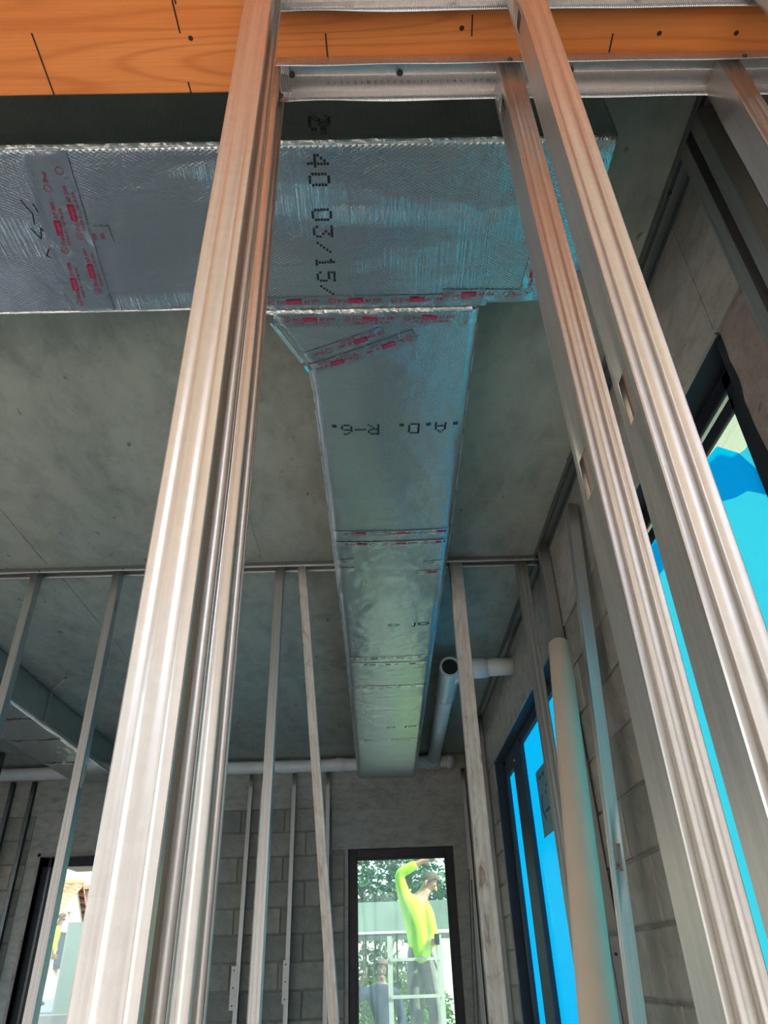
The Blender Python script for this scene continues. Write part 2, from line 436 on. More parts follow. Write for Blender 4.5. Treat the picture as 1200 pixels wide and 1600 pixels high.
# poured parts: tie beam, lintels over the openings, jamb columns
m = MB(); m.box(WL, 1.0, WY-.006, WY+.03, BEAM, CEIL); o = m.build('tie_beam', 'beam_concrete', wb_)
m = MB(); m.box(-.45, 1.0, WY-.003, WY+.03, .94, BEAM); m.box(.645, 1.0, WY-.003, WY+.03, FLOOR, .94); m.box(-.33,-.30, WY-.002, WY+.03, FLOOR, .94); m.build('lintel', 'beam_concrete', wb_)
m = MB(); m.box(-3.17, -2.06, WY-.003, WY+.03, .965, BEAM); m.box(-3.17, -3.05, WY-.003, WY+.03, FLOOR, .965); m.build('lintel', 'beam_concrete', wb_)

# right wall: openings (y0, y1, z0, z1)
V1 = (1.225, 2.30, -.9, BEAM); V2 = (3.35, 5.52, FLOOR+.02, BEAM)
m = MB(); wall_with_holes(m, -.9, WY+.2, FLOOR, 1.8, [V1, V2], lambda a,b,c,d: m.box(WX+.010, WX+.17, a, b, c, d))  # stretch in front of the opening is unseen, added to keep sun off the studs
wr_ = m.build('wall_right', 'mortar'); wr_['kind'] = 'structure'
lay_blocks(wr_, 1.6, WY, FLOOR, BEAM, [V1, V2, (V1[1]-.01, V1[1]+.04, FLOOR, BEAM)], lambda u, z, d: ((WX+.028+d, u, z), R(-90)), .1)
m = MB(); m.box(WX-.006, WX+.03, 1.225, WY, BEAM, CEIL); m.build('tie_beam', 'beam_concrete', wr_)
# rough rendered jamb beside the near window: bumpy face and ragged edge
def rough_patch(y0, y1, z0, z1, edge):
    m = MB(); ny, nz = 46, 90; vs = []
    for j in range(nz+1):
        for i in range(ny+1):
            y = y0 + (y1-y0)*i/ny; z = z0 + (z1-z0)*j/nz
            if i == ny: y += edge*mnoise.noise(Vector((z*14, 3, 1)))
            if j == nz: z += edge*mnoise.noise(Vector((y*14, 7, 1)))
            b = .010 + .007*mnoise.noise(Vector((y*9, z*9, 0))) + .005*mnoise.noise(Vector((y*30, z*30, 5))) + .003*mnoise.noise(Vector((y*80, z*80, 5)))
            if i in (0, ny) or j in (0, nz): b = -.02
            vs.append((WX - b, y, z))
    fs = [(j*(ny+1)+i, j*(ny+1)+i+1, (j+1)*(ny+1)+i+1, (j+1)*(ny+1)+i) for j in range(nz) for i in range(ny)]
    m.add(vs, fs); return m
rough_patch(.30, 1.225, FLOOR, 1.31, .012).build('rough_render', 'rough_render', wr_, smooth=True)
m = MB(); m.box(WX-.004, WX+.03, .30, 1.23, 1.30, CEIL); m.build('tie_beam', 'beam_concrete', wr_)
# left wall, out of view; its two openings are added to light the interior
m = MB(); m.box(WL-.2, WL, .06, 2.2, FLOOR, CEIL).box(WL-.2, WL, 4.2, 4.9, FLOOR, CEIL).box(WL-.2, WL, 6.5, WY+.2, FLOOR, CEIL).box(WL-.2, WL, 2.2, 4.2, 1.1, CEIL).box(WL-.2, WL, 4.9, 6.5, 1.1, CEIL)
o = m.build('wall_left', 'beam_concrete'); o['kind'] = 'structure'
# front: wall above the opening, behind the photographer's header
m = MB(); m.box(WL-.2, 1.02, .06, .575, 1.222, 3.0)
o = m.build('wall_front', 'beam_concrete'); o['kind'] = 'structure'

# unseen porch behind the photographer, added so the studs reflect beige
m = MB(); m.box(-5.5, 1.05, -3.4, .06, 1.95, 2.08)
for k in range(22): m.box(-5.5, 1.05, -3.36+k*.155, -3.36+k*.155+.145, 1.935, 1.95)
o = m.build('unseen_porch_roof', 'cream_render'); o['kind'] = 'structure'
m = MB().box(-5.5, -5.2, -3.4, -3.1, FLOOR, 1.95); o = m.build('unseen_porch_column', 'cream_render'); o['kind'] = 'structure'

o = MB().box(-14, 14, -9.6, -9.3, FLOOR, 4.6).build('wall_unseen_behind', 'cream_render'); o['kind'] = 'structure'  # unseen wall, added to darken what the lower studs reflect

# ------------------------------------------------------------------ windows
def pane_y(parent, x0, x1, z0, z1, y, name, mat): return MB().box(x0, x1, y, y+.005, z0, z1).build(name, mat, parent)
def frame_members(parent, mat, name, boxes):
    for b in boxes: bevel(MB().box(*b).build(name, mat, parent), .003)
w = struct_empty('window_1')
x0, x1, z0, z1 = W1; y = WY+.06
frame_members(w, 'bronze_frame', 'window_frame', [(x0+.075,x1-.075,y+.002,y+.07,z1-.075,z1), (x0+.075,x1-.075,y+.002,y+.07,z0,z0+.08), (x0,x0+.075,y,y+.07,z0,z1), (x1-.075,x1,y,y+.07,z0,z1)])
frame_members(w, 'bronze_frame', 'glazing_bead', [(x0+.06,x1-.06,y-.006,y+.02,z1-.09,z1-.066), (x0+.06,x0+.082,y-.006,y+.02,z0,z1-.07), (x1-.082,x1-.06,y-.006,y+.02,z0,z1-.07)])
pane_y(w, x0+.07, x1-.07, z0+.07, z1-.07, y+.03, 'window_pane', 'hazy_glass')
w = struct_empty('window_2')
x0, x1, z0, z1 = W2
frame_members(w, 'black_frame', 'window_frame', [(x0,x1,y,y+.07,z1-.085,z1-.01), (x0,x0+.055,y,y+.07,z0,z1), (x0+.075,x0+.11,y,y+.07,z0,z1), (x1-.075,x1,y,y+.07,z0,z1)])
frame_members(w, 'rough_render', 'window_trim', [(x0-.03,x0,WY-.012,WY+.08,z0,z1+.02), (x0-.03,x1+.02,WY-.012,WY+.08,z1-.008,z1+.02)])
frame_members(w, 'pink_render', 'window_sill', [(x0+.1,x1-.07,WY+.20,WY+.62,z1-.065,z1-.02)])
pane_y(w, x0+.1, x1-.07, z0+.02, z1-.08, y+.03, 'window_pane', 'window_glass')

def film_sheet(parent, name, mat, x, outline, seed):
    m = MB(); n = len(outline)
    m.add([(x, a, b) for a, b in outline], [tuple(range(n))]); return m.build(name, mat, parent)
w = struct_empty('window_3')     # near window in the right wall, black frame, torn blue film
a, b, z0, z1 = V1; X0, X1 = .935, .985
frame_members(w, 'black_frame', 'window_frame', [(X0,X0+.012,a+.02,b,z1-.046,z1), (X0,X1,a+.02,a+.165,z0,z1), (X0,X1,b-.07,b,z0,z1), (X0,X1,a,b,z0,z0+.07), (X0,X0+.012,a+.15,b-.06,z1-.112,z1-.070)])
frame_members(w, 'black_frame', 'window_trim', [(WX+.01,X0,a-.004,a+.035,z0,z1), (WX+.004,X0,a,b,z1-.004,z1+.004)])
MB().box(X0+.014, X0+.017, a+.15, b-.06, z1-.075, z1-.04).build('window_pane', 'green_glass', w)
MB().box(X0+.02, X0+.024, a+.155, b-.06, z0+.06, z1-.10).build('window_pane', 'green_glass', w)
k = film_sheet(w, 'protective_film', 'pale_film', X0+.012, [(a+.16, z0+.07), (b-.07, z0+.07), (b-.07, 1.19), (1.80, 1.17), (1.62, 1.172), (1.52, 1.150), (1.47,1.10), (1.42,1.085), (a+.16, 1.085)], 1)
k2 = film_sheet(w, 'folded_film', 'deep_film', X0+.006, [(1.385, .985), (1.385, .92), (1.46, .985), (1.52,1.005), (1.60,1.045), (1.70,1.06), (b-.07,1.08), (b-.07, 1.195), (1.85, 1.185), (1.67, 1.178), (1.60, 1.183), (1.52, 1.175), (1.44,1.09)], 2)
w = struct_empty('window_4')     # far window in the right wall, navy sliding frame behind blue film
a, b, z0, z1 = V2; X0, X1 = .935, .985
frame_members(w, 'navy_frame', 'window_frame', [(X0,X1,a,b,z1-.05,z1), (X0,X1,b-.10,b,z0,z1), (X0,X1,a,a+.1,z0,z1), (X0,X1,a,b,z0,z0+.08)])
frame_members(w, 'navy_frame', 'sash_stile', [(X0-.012,X1-.03,5.36,5.44,z0+.05,z1-.04), (X0-.02,X1-.01,4.70,5.00,z0+.05,z1-.04), (X0-.012,X1-.03,5.0,5.38,z1-.14,z1-.05), (X0-.012,X1-.03,a+.09,4.72,z1-.075,z1-.045), (X0-.012,X1-.03,a+.08,a+.14,z0+.05,z1-.04)])
frame_members(w, 'navy_frame', 'window_trim', [(WX+.004,X0,a,b,z1-.004,z1+.004), (WX+.01,X0,b-.012,b+.004,z0,z1)])
MB().box(X0+.02, X0+.024, a+.05, b-.05, z0+.05, z1-.04).build('window_pane', 'window_glass', w)
film_sheet(w, 'protective_film', 'blue_film', X0+.012, [(5.37, z0+.07), (5.37, z1-.13), (4.99, z1-.13), (4.99, z0+.07)], 3)
film_sheet(w, 'protective_film', 'blue_film', X0+.010, [(4.71, z0+.07), (4.71, z1-.07), (a+.12, z1-.07), (a+.12, z0+.07)], 4)
o = MB().box(WX+.05, WX+.058, 4.93, 4.945, 1.17, 1.185).build('latch_bolt', 'white_plate', w)
st = tag(MB().box(X0+.004, X0+.0055, 4.02, 4.44, .62, .98).build('window_sticker', 'sticker'), 'grey blue square sticker with dark marks on the far blue film window', 'sticker')
fr = Frame((X0+.003, 4.36, .70), (0,0,1), (0,1,0))
fr = Frame((X0+.0025, 4.40, .66), (0,-1,0), (0,0,1))
m = MB(); 
for u0, v0, u1, v1 in ((.04,.27,.10,.27), (.14,.27,.20,.27), (.20,.20,.24,.20), (.06,.18,.03,.10), (.03,.10,.09,.04), (.10,.08,.22,.08), (.24,.10,.28,.03), (.16,.17,.18,.17)):
    p, q = fr.p(u0, v0), fr.p(u1, v1); m.beam(p, q, .016, .002, up=(1,0,0))
m.build('sticker_print', 'sticker_ink', st)

# ------------------------------------------------------------------ steel studs and tracks
RIBS = [(.86,0),(.80,.35),(.76,.9),(.72,1),(.68,.8),(.62,.2),(.56,0),(.42,0),(.36,.3),(.31,.9),(.27,1),(.23,.8),(.18,.2),(.13,0)]
def stud_profile(w=.0325, d=.050, lip=.006, rib=.0020):
    # flange across x at y=0 with two grooves, web along y at x=0, second flange at y=d, return lips at x=w
    fr_ = [(w, lip), (w, .0005), (w-.0005, 0)] + [(w*k, rib*dd) for k, dd in RIBS] + [(.0008, 0), (0, .0008)]
    mid = [(0, d*.06), (0, d*.24), (0, d*.76), (0, d*.94)]
    bk = [(0, d-.0008), (.0008, d)] + [(w*k, d-rib*dd) for k, dd in RIBS[::-1]] + [(w-.0005, d), (w, d-.0005), (w, d-lip)]
    return fr_ + mid + bk, len(fr_)
def stud(name, label, x, y, z0, z1, w=.0325, d=.050, web='L', mat='galvanised', holes=(), parent=None, rot=(0,0,0), group=None, wob=.0004, rib=None, lip=.006):
    """C stud; x, y = the corner where web and front flange meet. web='L': web faces -x, 'R': web faces +x (mirrored)"""
    prof, nf = stud_profile(w, d, lip, (.0020 if lip == .006 else .0007) if rib is None else rib); sx = 1 if web == 'L' else -1
    hz = sorted({0.0, z1-z0, *[h for a_, b_ in holes for h in (a_-z0, b_-z0) if 0 < h < z1-z0]})
    zs = []
    for a_, b_ in zip(hz, hz[1:]):
        n = max(1, int((b_-a_)/.12)); zs += [a_ + (b_-a_)*i/n for i in range(n)]
    zs.append(z1-z0); m = MB(); vs = []; ph = random.random()*9
    for z in zs:
        ox = wob*2*mnoise.noise(Vector((z*4+ph, 0, 0))); oy = wob*2*mnoise.noise(Vector((z*4, ph, 0)))
        for i, (px, py) in enumerate(prof):
            e = wob*mnoise.noise(Vector((z*9+ph, px*60, py*60))) if i in (0, 1, 2, len(prof)-1, len(prof)-2, len(prof)-3) else 0
            vs.append((sx*(px+e)+ox, py+oy, z))
    n = len(prof); fs = []
    for j in range(len(zs)-1):
        zm = (zs[j]+zs[j+1])/2 + z0; inh = any(a_ < zm < b_ for a_, b_ in holes)
        for i in range(n-1):
            if inh and i == nf+1: continue
            fs.append((j*n+i, j*n+i+1, (j+1)*n+i+1, (j+1)*n+i))
    m.add(vs, fs); o = m.build(name, mat, parent); smooth_by_angle(o, 30); solid(o, .0009)
    o.location = (x, y, z0); o.rotation_euler = rot
    if label: tag(o, label, 'stud', group)
    return o
def track(name, label, axis, a0, a1, b0, b1, ztop, leg=.028, wav=.0016, mat='knurled_track', x_screws=(), group=None):
    m = MB(); n = max(4, int((a1-a0)/.02)); rows = [(b0-.001, -leg), (b0, -leg*.5), (b0, 0), (b0+(b1-b0)*.45, 0), (b0+(b1-b0)*.5, .0012), (b0+(b1-b0)*.55, 0), (b1, 0), (b1, -leg*.5), (b1+.001, -leg)]
    vs = []
    for i in range(n+1):
        a = a0 + (a1-a0)*i/n
        for j, (b, z) in enumerate(rows):
            zz = z; bb = b
            if j in (0, 8): zz += wav*mnoise.noise(Vector((a*9, j, 0)))*1.6; bb += wav*mnoise.noise(Vector((a*7, j+4, 0)))*1.5
            vs.append((a, bb, ztop+zz) if axis == 'X' else (bb, a, ztop+zz))
    k = len(rows); fs = [(i*k+j, i*k+j+1, (i+1)*k+j+1, (i+1)*k+j) for i in range(n) for j in range(k-1)]
    m.add(vs, fs); o = m.build(name, mat); smooth_by_angle(o, 30); solid(o, .0009)
    tag(o, label, 'track', group); return o
def screw(parent, p, d=(0,0,-1), r=.0042, mat='screw_steel', ring='white_plate'):
    p = Vector(p); d = Vector(d)
    m = MB(); m.bar(p, p+d*.0016, r*1.0, 12, r*.9); m.bar(p+d*.0016, p+d*.0032, r*.80, 12, r*.4)
    return m.build('screw', mat, parent)

# wood beam under the wall above the opening
beam = tag(bevel(MB().box(-3.6, WX-.004, .10, .581, 1.18, 1.222).build('wooden_beam', 'beam_wood'), .003), 'orange stained wooden beam with black pencil marks above the steel studs', 'beam')
marks = [((-.487,.491),(-.488,.579)), ((-.2705,.44),(-.269,.494)), ((-.2665,.44),(-.266,.456)), ((-.273,.563),(-.272,.580)), ((-.053,.497),(-.052,.535)), ((.165,.475),(.167,.504)), ((.381,.503),(.382,.531))]
for p, q in marks:
    MB().beam((p[0], p[1], 1.1797), (q[0], q[1], 1.1797), .0022, .0008).build('pencil_mark', 'marker', beam)
for p in ((-.255,.501), (.151,.493), (.57,.505), (.452,.504), (.34,.462)):
    m = MB(); m.bar((p[0],p[1],1.181), (p[0],p[1],1.1788), .0045, 10, .003); m.build('nail_head', 'nail_dark', beam)

# double row of studs in front
tf = track('ceiling_track', 'bright knurled steel top track on the camera side of the wooden beam', 'X', -.145, WX-.01, .388, .456, 1.178)
tb = track('ceiling_track', 'bright knurled steel top track along the far edge of the wooden beam', 'X', -.130, WX-.01, .529, .580, 1.178)
for x, y_ in ((-.108,.449), (-.018,.4505), (.134,.4515), (.40,.45)): screw(tf, (x, y_-.004, 1.1765))
for x in (-.109, .059, .327): screw(tb, (x, .553, 1.1765), r=.005)
for x in (.2255, .585): screw(tb, (x, .5275, 1.157), d=(0,-1,0), r=.0042)
fr = Frame((-.055, .568, 1.1768), (1,0,0), (0,-1,0)); m = MB(); 
for i in range(26):
    u = i*.0105; h = random.choice((.0035,.0045,.0045)); put_text(m, fr, random.choice(['C','E','1','0','2','5','8','A','T','D','L']), u, 0, h)
m.build('stamped_print', 'marker', tb)
tb2 = MB()
stud('steel_stud', 'nearest steel stud, its ribbed face beige, left of the foil duct', -.143, .390, -1.49, 1.170, d=.054)
stud('steel_stud', 'steel stud tucked behind the nearest left stud, touching the duct edge in view', -.150, .535, -1.49, 1.168, rot=(0, R(-.15), 0))
stud('steel_stud', 'front steel stud at the right with two punched holes in its dark web', .199, .390, -1.49, 1.172, d=.039, holes=[(.345,.390),(.985,1.012)])
stud('steel_stud', 'rear steel stud at the right, partly behind the front one, slim punched hole', .2095, .535, -1.49, 1.170, holes=[(.378,.426),(1.056,1.098)])
stud('steel_stud', 'short looking steel stud at the top right corner under the track end', .548, .533, -1.49, 1.166)
stud('steel_stud', 'steel stud cropped at the far top right corner of the picture', .553, .390, -1.49, 1.172)
for i, (x, y_, z) in enumerate(((.545,.562,1.125),(.5478,.5755,1.120))): pass
# floor tracks of the front frame
m = MB(); m.box(-.145, WX-.01, .386, .446, FLOOR, FLOOR+.001); m.box(-.145, WX-.01, .386, .387, FLOOR, FLOOR+.028); m.box(-.145, WX-.01, .445, .446, FLOOR, FLOOR+.028)
tag(m.build('floor_track', 'knurled_track'), 'steel floor track holding the front row of studs', 'track')
m = MB(); m.box(-.152, WX-.01, .531, .589, FLOOR, FLOOR+.001); m.box(-.152, WX-.01, .531, .532, FLOOR, FLOOR+.028); m.box(-.152, WX-.01, .588, .589, FLOOR, FLOOR+.028)
tag(m.build('floor_track', 'knurled_track'), 'steel floor track holding the second row of studs', 'track')

# partition across the room at y = 3.11
PY = 3.11
tp = track('ceiling_track', 'thin steel ceiling track crossing the room behind the foil duct', 'X', -3.9, WX-.02, PY-.003, PY+.055, CEIL-.001, leg=.030, mat='track_grey')
m = MB(); m.box(-3.9, WX-.02, PY-.003, PY+.055, FLOOR, FLOOR+.0012); m.box(-3.9, WX-.02, PY-.003, PY-.002, FLOOR, FLOOR+.03); m.box(-3.9, WX-.02, PY+.054, PY+.055, FLOOR, FLOOR+.03)
tag(m.build('floor_track', 'galvanised'), 'steel floor track under the partition studs', 'track')
for x, lab in ((-2.07, 'partition stud out at the left edge with blue lit web'), (-1.668, 'leftmost visible partition stud with its blue lit web'), (-1.262, 'partition stud in front of the left doorway, slotted teal web')):
    stud('steel_stud', lab, x+.0, PY, FLOOR+.002, CEIL-.003, w=.036, d=.052, web='R', mat='galvanised_matte', holes=[(-.9,-.82), (.69,.785), (1.50,1.565)] if x < -1.5 else [(.69,.785),(1.505,1.57)], lip=.008)
stud('steel_stud', 'partition stud left of centre under the ceiling track, teal web with slot', -.452, PY, FLOOR+.002, CEIL-.003, w=.040, d=.052, web='R', mat='galvanised_matte', holes=[(.60,.72)], lip=.008)
o = stud('loose_stud', 'loose plaster spattered stud leaning slantwise beside the partition stud', -.395, PY+.004, FLOOR+.004, CEIL-.002, w=.038, d=.045, web='R', mat='spattered_steel', rot=(0, R(-5.4), 0), lip=.008)
o.location.x = -.04; o.location.z = FLOOR+.003
stud('steel_stud', 'plaster spattered partition stud right of the foil duct', .376, PY, FLOOR+.002, CEIL-.003, w=.062, d=.052, web='L', mat='spattered_steel', lip=.008)
stud('steel_stud', 'dark end stud of the partition beside the cream pipe', .712, PY, FLOOR+.002, CEIL-.003, w=.050, d=.052, web='L', lip=.008, mat='galvanised_inner')
for x in (-1.664, -1.25, -.44, .39, .73): screw(tp, (x, PY-.004, CEIL-.02), d=(0,-1,0), r=.004)

# furring along the right wall: ceiling track and studs
tr = track('ceiling_track', 'dark steel track running back along the top of the right wall', 'Y', .86, WY-.06, WX-.058, WX-.008, CEIL-.001, leg=.030, mat='track_grey')
screw(tr, (WX-.040, 1.13, CEIL-.0035), r=.006)
GW = 'furring studs on the right wall'
def wall_stud_right(y, lab, mat='galvanised_inner', z0=FLOOR+.002, z1=CEIL-.004, w=.036, x=None, holes=(), rot=(0,0,R(90)), web='L'):
    # flange faces -x
    o = stud('wall_stud', lab, (WX-.056 if x is None else x), y, z0, z1, w=w, d=.046, web=web, mat=mat, holes=holes, lip=.007); o.rotation_euler = rot; return o
# rotated +90: local x -> +y, local y -> -x ; so place origin at the wall side and let flange face -x after mirroring
def wall_stud(y, lab, w=.04, depth=.046, mat='galvanised_inner', holes=(), z1=CEIL-.004):
    o = stud('wall_stud', lab, 0, 0, FLOOR+.002, z1, w=w, d=depth, web='R', mat=mat, holes=holes, lip=.007)
    o.rotation_euler = (0, 0, R(-90)); o.location = (WX-.058, y, FLOOR+.002); return o
wall_stud(.905, 'dark stud nearest the camera on the right wall, top right of picture')
wall_stud(.975, 'second dark stud close beside the nearest one on the right wall')
wall_stud(2.98, 'dark wall stud rising behind the top of the cream pipe')
wall_stud(5.80, 'wall stud just beyond the far blue window')
wall_stud(6.30, 'wall stud between the far blue window and the back corner', mat='galvanised')
wall_stud(6.80, 'wall stud in the back right corner of the room')
o = stud('loose_stud', 'loose ribbed stud leaning against the bare block wall right of the cream pipe', 0, 0, 0, 3.10, w=.045, d=.040, web='R', mat='galvanised_matte', lip=.007, rib=.003, holes=[(1.75,1.83)])
o.rotation_euler = (0, R(4.6), R(-90)); o.rotation_euler = Euler((0,0,0)); 
a_ = Vector((.655, 2.62, FLOOR+.004)); b_ = Vector((.800, 2.42, 1.60)); zz = (b_-a_).normalized(); xx = Vector((0,-1,0)); yy = zz.cross(xx).normalized(); xx = yy.cross(zz)
o.matrix_world = Matrix.Translation(a_) @ Matrix((xx, yy, zz)).transposed().to_4x4()
m = MB(); m.box(.795, .856, 2.925, 2.927, -1.0, .085).box(.795, .797, 2.925, 2.965, -1.0, .085)
o = tag(m.build('clip_plate', 'dull_plate'), 'long grey steel clip plate low on the right wall beside the cream pipe', 'clip plate')
screw(o, (.812, 2.9245, .03), d=(0,-1,0), r=.006)

# furring studs on the far wall
for x, lab in ((-3.46, 'far wall stud out at the left beside the left doorway'), (-3.26, 'far wall stud close to the left doorway jamb'), (-1.19, 'thin far wall stud half hidden by the near left stud'), (-1.075, 'thin far wall stud left of the blue webbed partition stud'), (-.785, 'thin far wall stud right of the blue webbed partition stud'), (-.468, 'thin far wall stud just left of the bronze window'), (.765, 'thin far wall stud right of the bronze window')):
    stud('wall_stud', lab, x, WY-.052, FLOOR+.002, 1.60, w=.036, d=.046, web='R' if x > -3 and x < 0 else 'L', mat='galvanised_matte' if x > -3 else 'dull_steel', lip=.007, holes=[(-.02,.05)] if x < -3 else [])
stud('steel_stud', 'dark stud crossing in front of the white pipe at the far left', -3.33, 6.42, FLOOR+.002, CEIL-.004, w=.075, d=.05, web='R', mat='dull_steel', holes=[(1.60,1.63)], lip=.007)
for x, lab, z0_, z1_ in ((-1.238, 'white perforated clip plate low on the far wall, left of the two', -.22, .08), (-.815, 'white perforated clip plate low on the far wall beside the middle stud', -.19, .11)):
    m = MB(); m.box(x-.022, x+.028, WY-.055, WY-.053, z0_, z1_).box(x+.028, x+.030, WY-.055, WY-.01, z0_, z1_)
    o = tag(m.build('clip_plate', 'white_plate'), lab, 'clip plate')
    for dz in (.03, .15, .27): screw(o, (x, WY-.0555, z0_+dz), d=(0,-1,0), r=.006)
for i, (p, q) in enumerate((((.72, 6.55, .70), (.55, 6.1, FLOOR+.01)), ((.735, 6.57, .62), (.60, 6.1, FLOOR+.01)))):
    tag(MB().bar(p, q, .006, 8).build('steel_rod', 'dull_steel'), ('thin dark steel rod leaning in the corner right of the bronze window', 'shorter thin rod leaning beside the longer one in the back corner')[i], 'rod')

# ------------------------------------------------------------------ foil ducts
def duct_body(name, parent, sections, closed_ends=(True, True), mat='foil'):
    """sections: list of rings (same count)"""
    m = MB(); n = len(sections[0]); vs = [p for s in sections for p in s]
    fs = [(i*n+k, i*n+(k+1)%n, (i+1)*n+(k+1)%n, (i+1)*n+k) for i in range(len(sections)-1) for k in range(n)]
    if closed_ends[0]: fs.append(tuple(range(n)))
    if closed_ends[1]: fs.append(tuple(range((len(sections)-1)*n, len(sections)*n)))
    m.add(vs, fs); return m.build(name, mat, parent, smooth=True)
def ring(a0, a1, zb, zt, r, nb=36, ns=8, s=0.0, sag=.006, wr=.0022):
    """rounded rectangle in (a, z): bottom subdivided finely; s = station along the duct for the wrinkles"""
    pts = []
    def q(a, z): pts.append((a, z))
    for i in range(ns): q(a0, zt - (zt-zb-r)*i/ns)
    for i in range(8): t = math.pi/2*i/8; q(a0 + r - r*math.cos(t), zb + r - r*math.sin(t))
    for i in range(nb): q(a0+r + (a1-a0-2*r)*i/nb, zb)
    for i in range(8): t = math.pi/2*i/8; q(a1 - r + r*math.sin(t), zb + r - r*math.cos(t))
    for i in range(ns): q(a1, zb + r + (zt-zb-r)*i/ns)
    q(a1, zt); out = []
    for a, z in pts:
        u = (a-a0)/(a1-a0); e = 1 if zt-z > .02 else 0
        edge = max(0, 1-min(u, 1-u)/.14)
        dz = -sag*math.sin(math.pi*min(max(u,0),1)) + e*wr*(mnoise.noise(Vector((a*10, s*10, z*10))) + .6*mnoise.noise(Vector((a*26, s*26, 3))))
        dz += e*edge*.0014*mnoise.noise(Vector((u*3, s*110, 1)))
        da = e*.003*mnoise.noise(Vector((s*9, z*9, 7))) if (u < .02 or u > .98) else 0
        out.append((a+da, z+dz))
    return out
DZ = 1.45
main = thing('supply_duct', 'wide foil wrapped duct crossing overhead with red printed tape', 'duct', (-1.6, 1.03, DZ))
secs = []; NX = 300
for i in range(NX+1):
    x = -4.2 + (4.2+.533)*i/NX
    y1 = 1.255 if x < .443 else 1.255 - (x-.443)/.09*.10
    rr = ring(.812, y1, DZ, CEIL-.012, .016, 34, 6, x, sag=.003)
    secs.append([(x+1.6, a-1.03, z-DZ) for a, z in rr])
duct_body('duct_body', main, secs, mat='foil_pleated')
# pleated bright edges of the facing
def pleat_strip(parent, off, pts, w, name='seam', mat='foil_seam', seed=0, amp=.0022):
    """small crumpled ribbon along pts (world), shifted by off"""
    m = MB(); vs = []; k = 4
    for i, p in enumerate(pts):
        p = Vector(p); d = (Vector(pts[min(i+1,len(pts)-1)]) - Vector(pts[max(i-1,0)])).normalized(); sd = Vector((-d.y, d.x, 0))
        for j in range(k+1):
            t = (j/k-.5)*w*(1+.35*mnoise.noise(Vector((i*.37, seed, 2))))
            z = -abs(amp*(1+mnoise.noise(Vector((i*.9, j*1.3, seed))))) if 0 < j < k else 0.0008
            vs.append(p + sd*t + Vector((0,0,z)) - off)
    fs = [(i*(k+1)+j, i*(k+1)+j+1, (i+1)*(k+1)+j+1, (i+1)*(k+1)+j) for i in range(len(pts)-1) for j in range(k)]
    m.add(vs, fs); return m.build(name, mat, parent)
MO = Vector((-1.6, 1.03, DZ))
pleat_strip(main, MO, [(-4.1+i*.008, .8165+.0012*mnoise.noise(Vector((i*.1,0,0))), DZ+.002) for i in range(575)], .011, seed=1)
pleat_strip(main, MO, [(-4.1+i*.008, 1.250+.0008*mnoise.noise(Vector((i*.1,3,0))), DZ+.002) for i in range(480)], .006, seed=2, amp=.001)
pleat_strip(main, MO, [(-.275+i*.006, 1.262+.002*mnoise.noise(Vector((i*.1,3,0))), DZ-.001) for i in range(92)], .011, seed=3, amp=.0045)

UNIT = .158
def tape_unit(red, fr, u, v, k=1.0, second=True):
    put_ring(red, fr, u+.009*k, v+.006*k, .0088*k, .0012*k); put_text(red, fr, 'UL', u+.0035*k, v+.0025*k, .0065*k, .011*k)
    put_text(red, fr, 'Shur', u+.022*k, v+.001*k, .0105*k, .026*k)
    # red box with the word left open: frame plus letters on top in foil
    put_rect(red, fr, u+.049*k, u+.088*k, v-.0005*k, v+.0135*k)
    put_text(red, fr, 'AF 099', u+.093*k, v+.001*k, .0095*k, .040*k)
    if second: put_text(red, fr, '181A-P / 181B-FX', u+.024*k, v-.0115*k, .0065*k, .098*k)
def tape(parent, off, o, xd, yd, length, width, rows=((0.0),), start=0.0, k=1.0, second=True, name='foil_tape', lift=.0035, crumple=.0012, lbl=None):
    """a strip of printed foil tape; o = start of the centre line"""
    o = Vector(o) - off; fr = Frame(o, xd, yd); m = MB(); nu = max(6, int(length/.010)); nv = 6; vs = []
    for i in range(nu+1):
        for j in range(nv+1):
            e = 1 if 0 < j < nv and 0 < i < nu else 0
            vs.append(fr.p(length*i/nu + (0 if 0 < i < nu else .002*mnoise.noise(Vector((j*2.1, length, 1)))), width*(j/nv-.5), lift*.55 + e*crumple*mnoise.noise(Vector((i*.55, j*.7, o.x*9)))))
    m.add(vs, [(i*(nv+1)+j, i*(nv+1)+j+1, (i+1)*(nv+1)+j+1, (i+1)*(nv+1)+j) for i in range(nu) for j in range(nv)])
    t = m.build(name, 'foil_tape', parent, smooth=True)
    red = MB(); wht = MB(); fr2 = Frame(fr.p(0,0,lift), xd, yd); fr3 = Frame(fr.p(0,0,lift+.0004), xd, yd)
    for r_, v in enumerate(rows):
        u = start - UNIT*k + r_*.03
        while u < length - .05:
            if u >= -.002 and u + .135*k <= length:
                tape_unit(red, fr2, u, v, k, second); put_text(wht, fr3, 'tape', u+.052*k, v+.003*k, .0075*k, .031*k)
            elif u + .135*k > length and u < length-.05:
                put_ring(red, fr2, u+.009*k, v+.006*k, .0088*k, .0012*k)
                if length-u > .095*k:
                    put_text(red, fr2, 'Shur', u+.022*k, v+.001*k, .0105*k, .026*k); put_rect(red, fr2, u+.049*k, u+.088*k, v-.0005*k, v+.0135*k)
                elif length-u > .06*k: put_text(red, fr2, 'Shur', u+.022*k, v+.001*k, .0105*k, .026*k)
            else:
                if u + .093*k > 0: put_text(red, fr2, 'AF 099', u+.093*k, v+.001*k, .0095*k, .040*k)
            u += UNIT*k
    if red.v: red.build('red_print', 'red_ink', t)
    if wht.v: wht.build('tape_word', 'foil_tape', t)
    return t
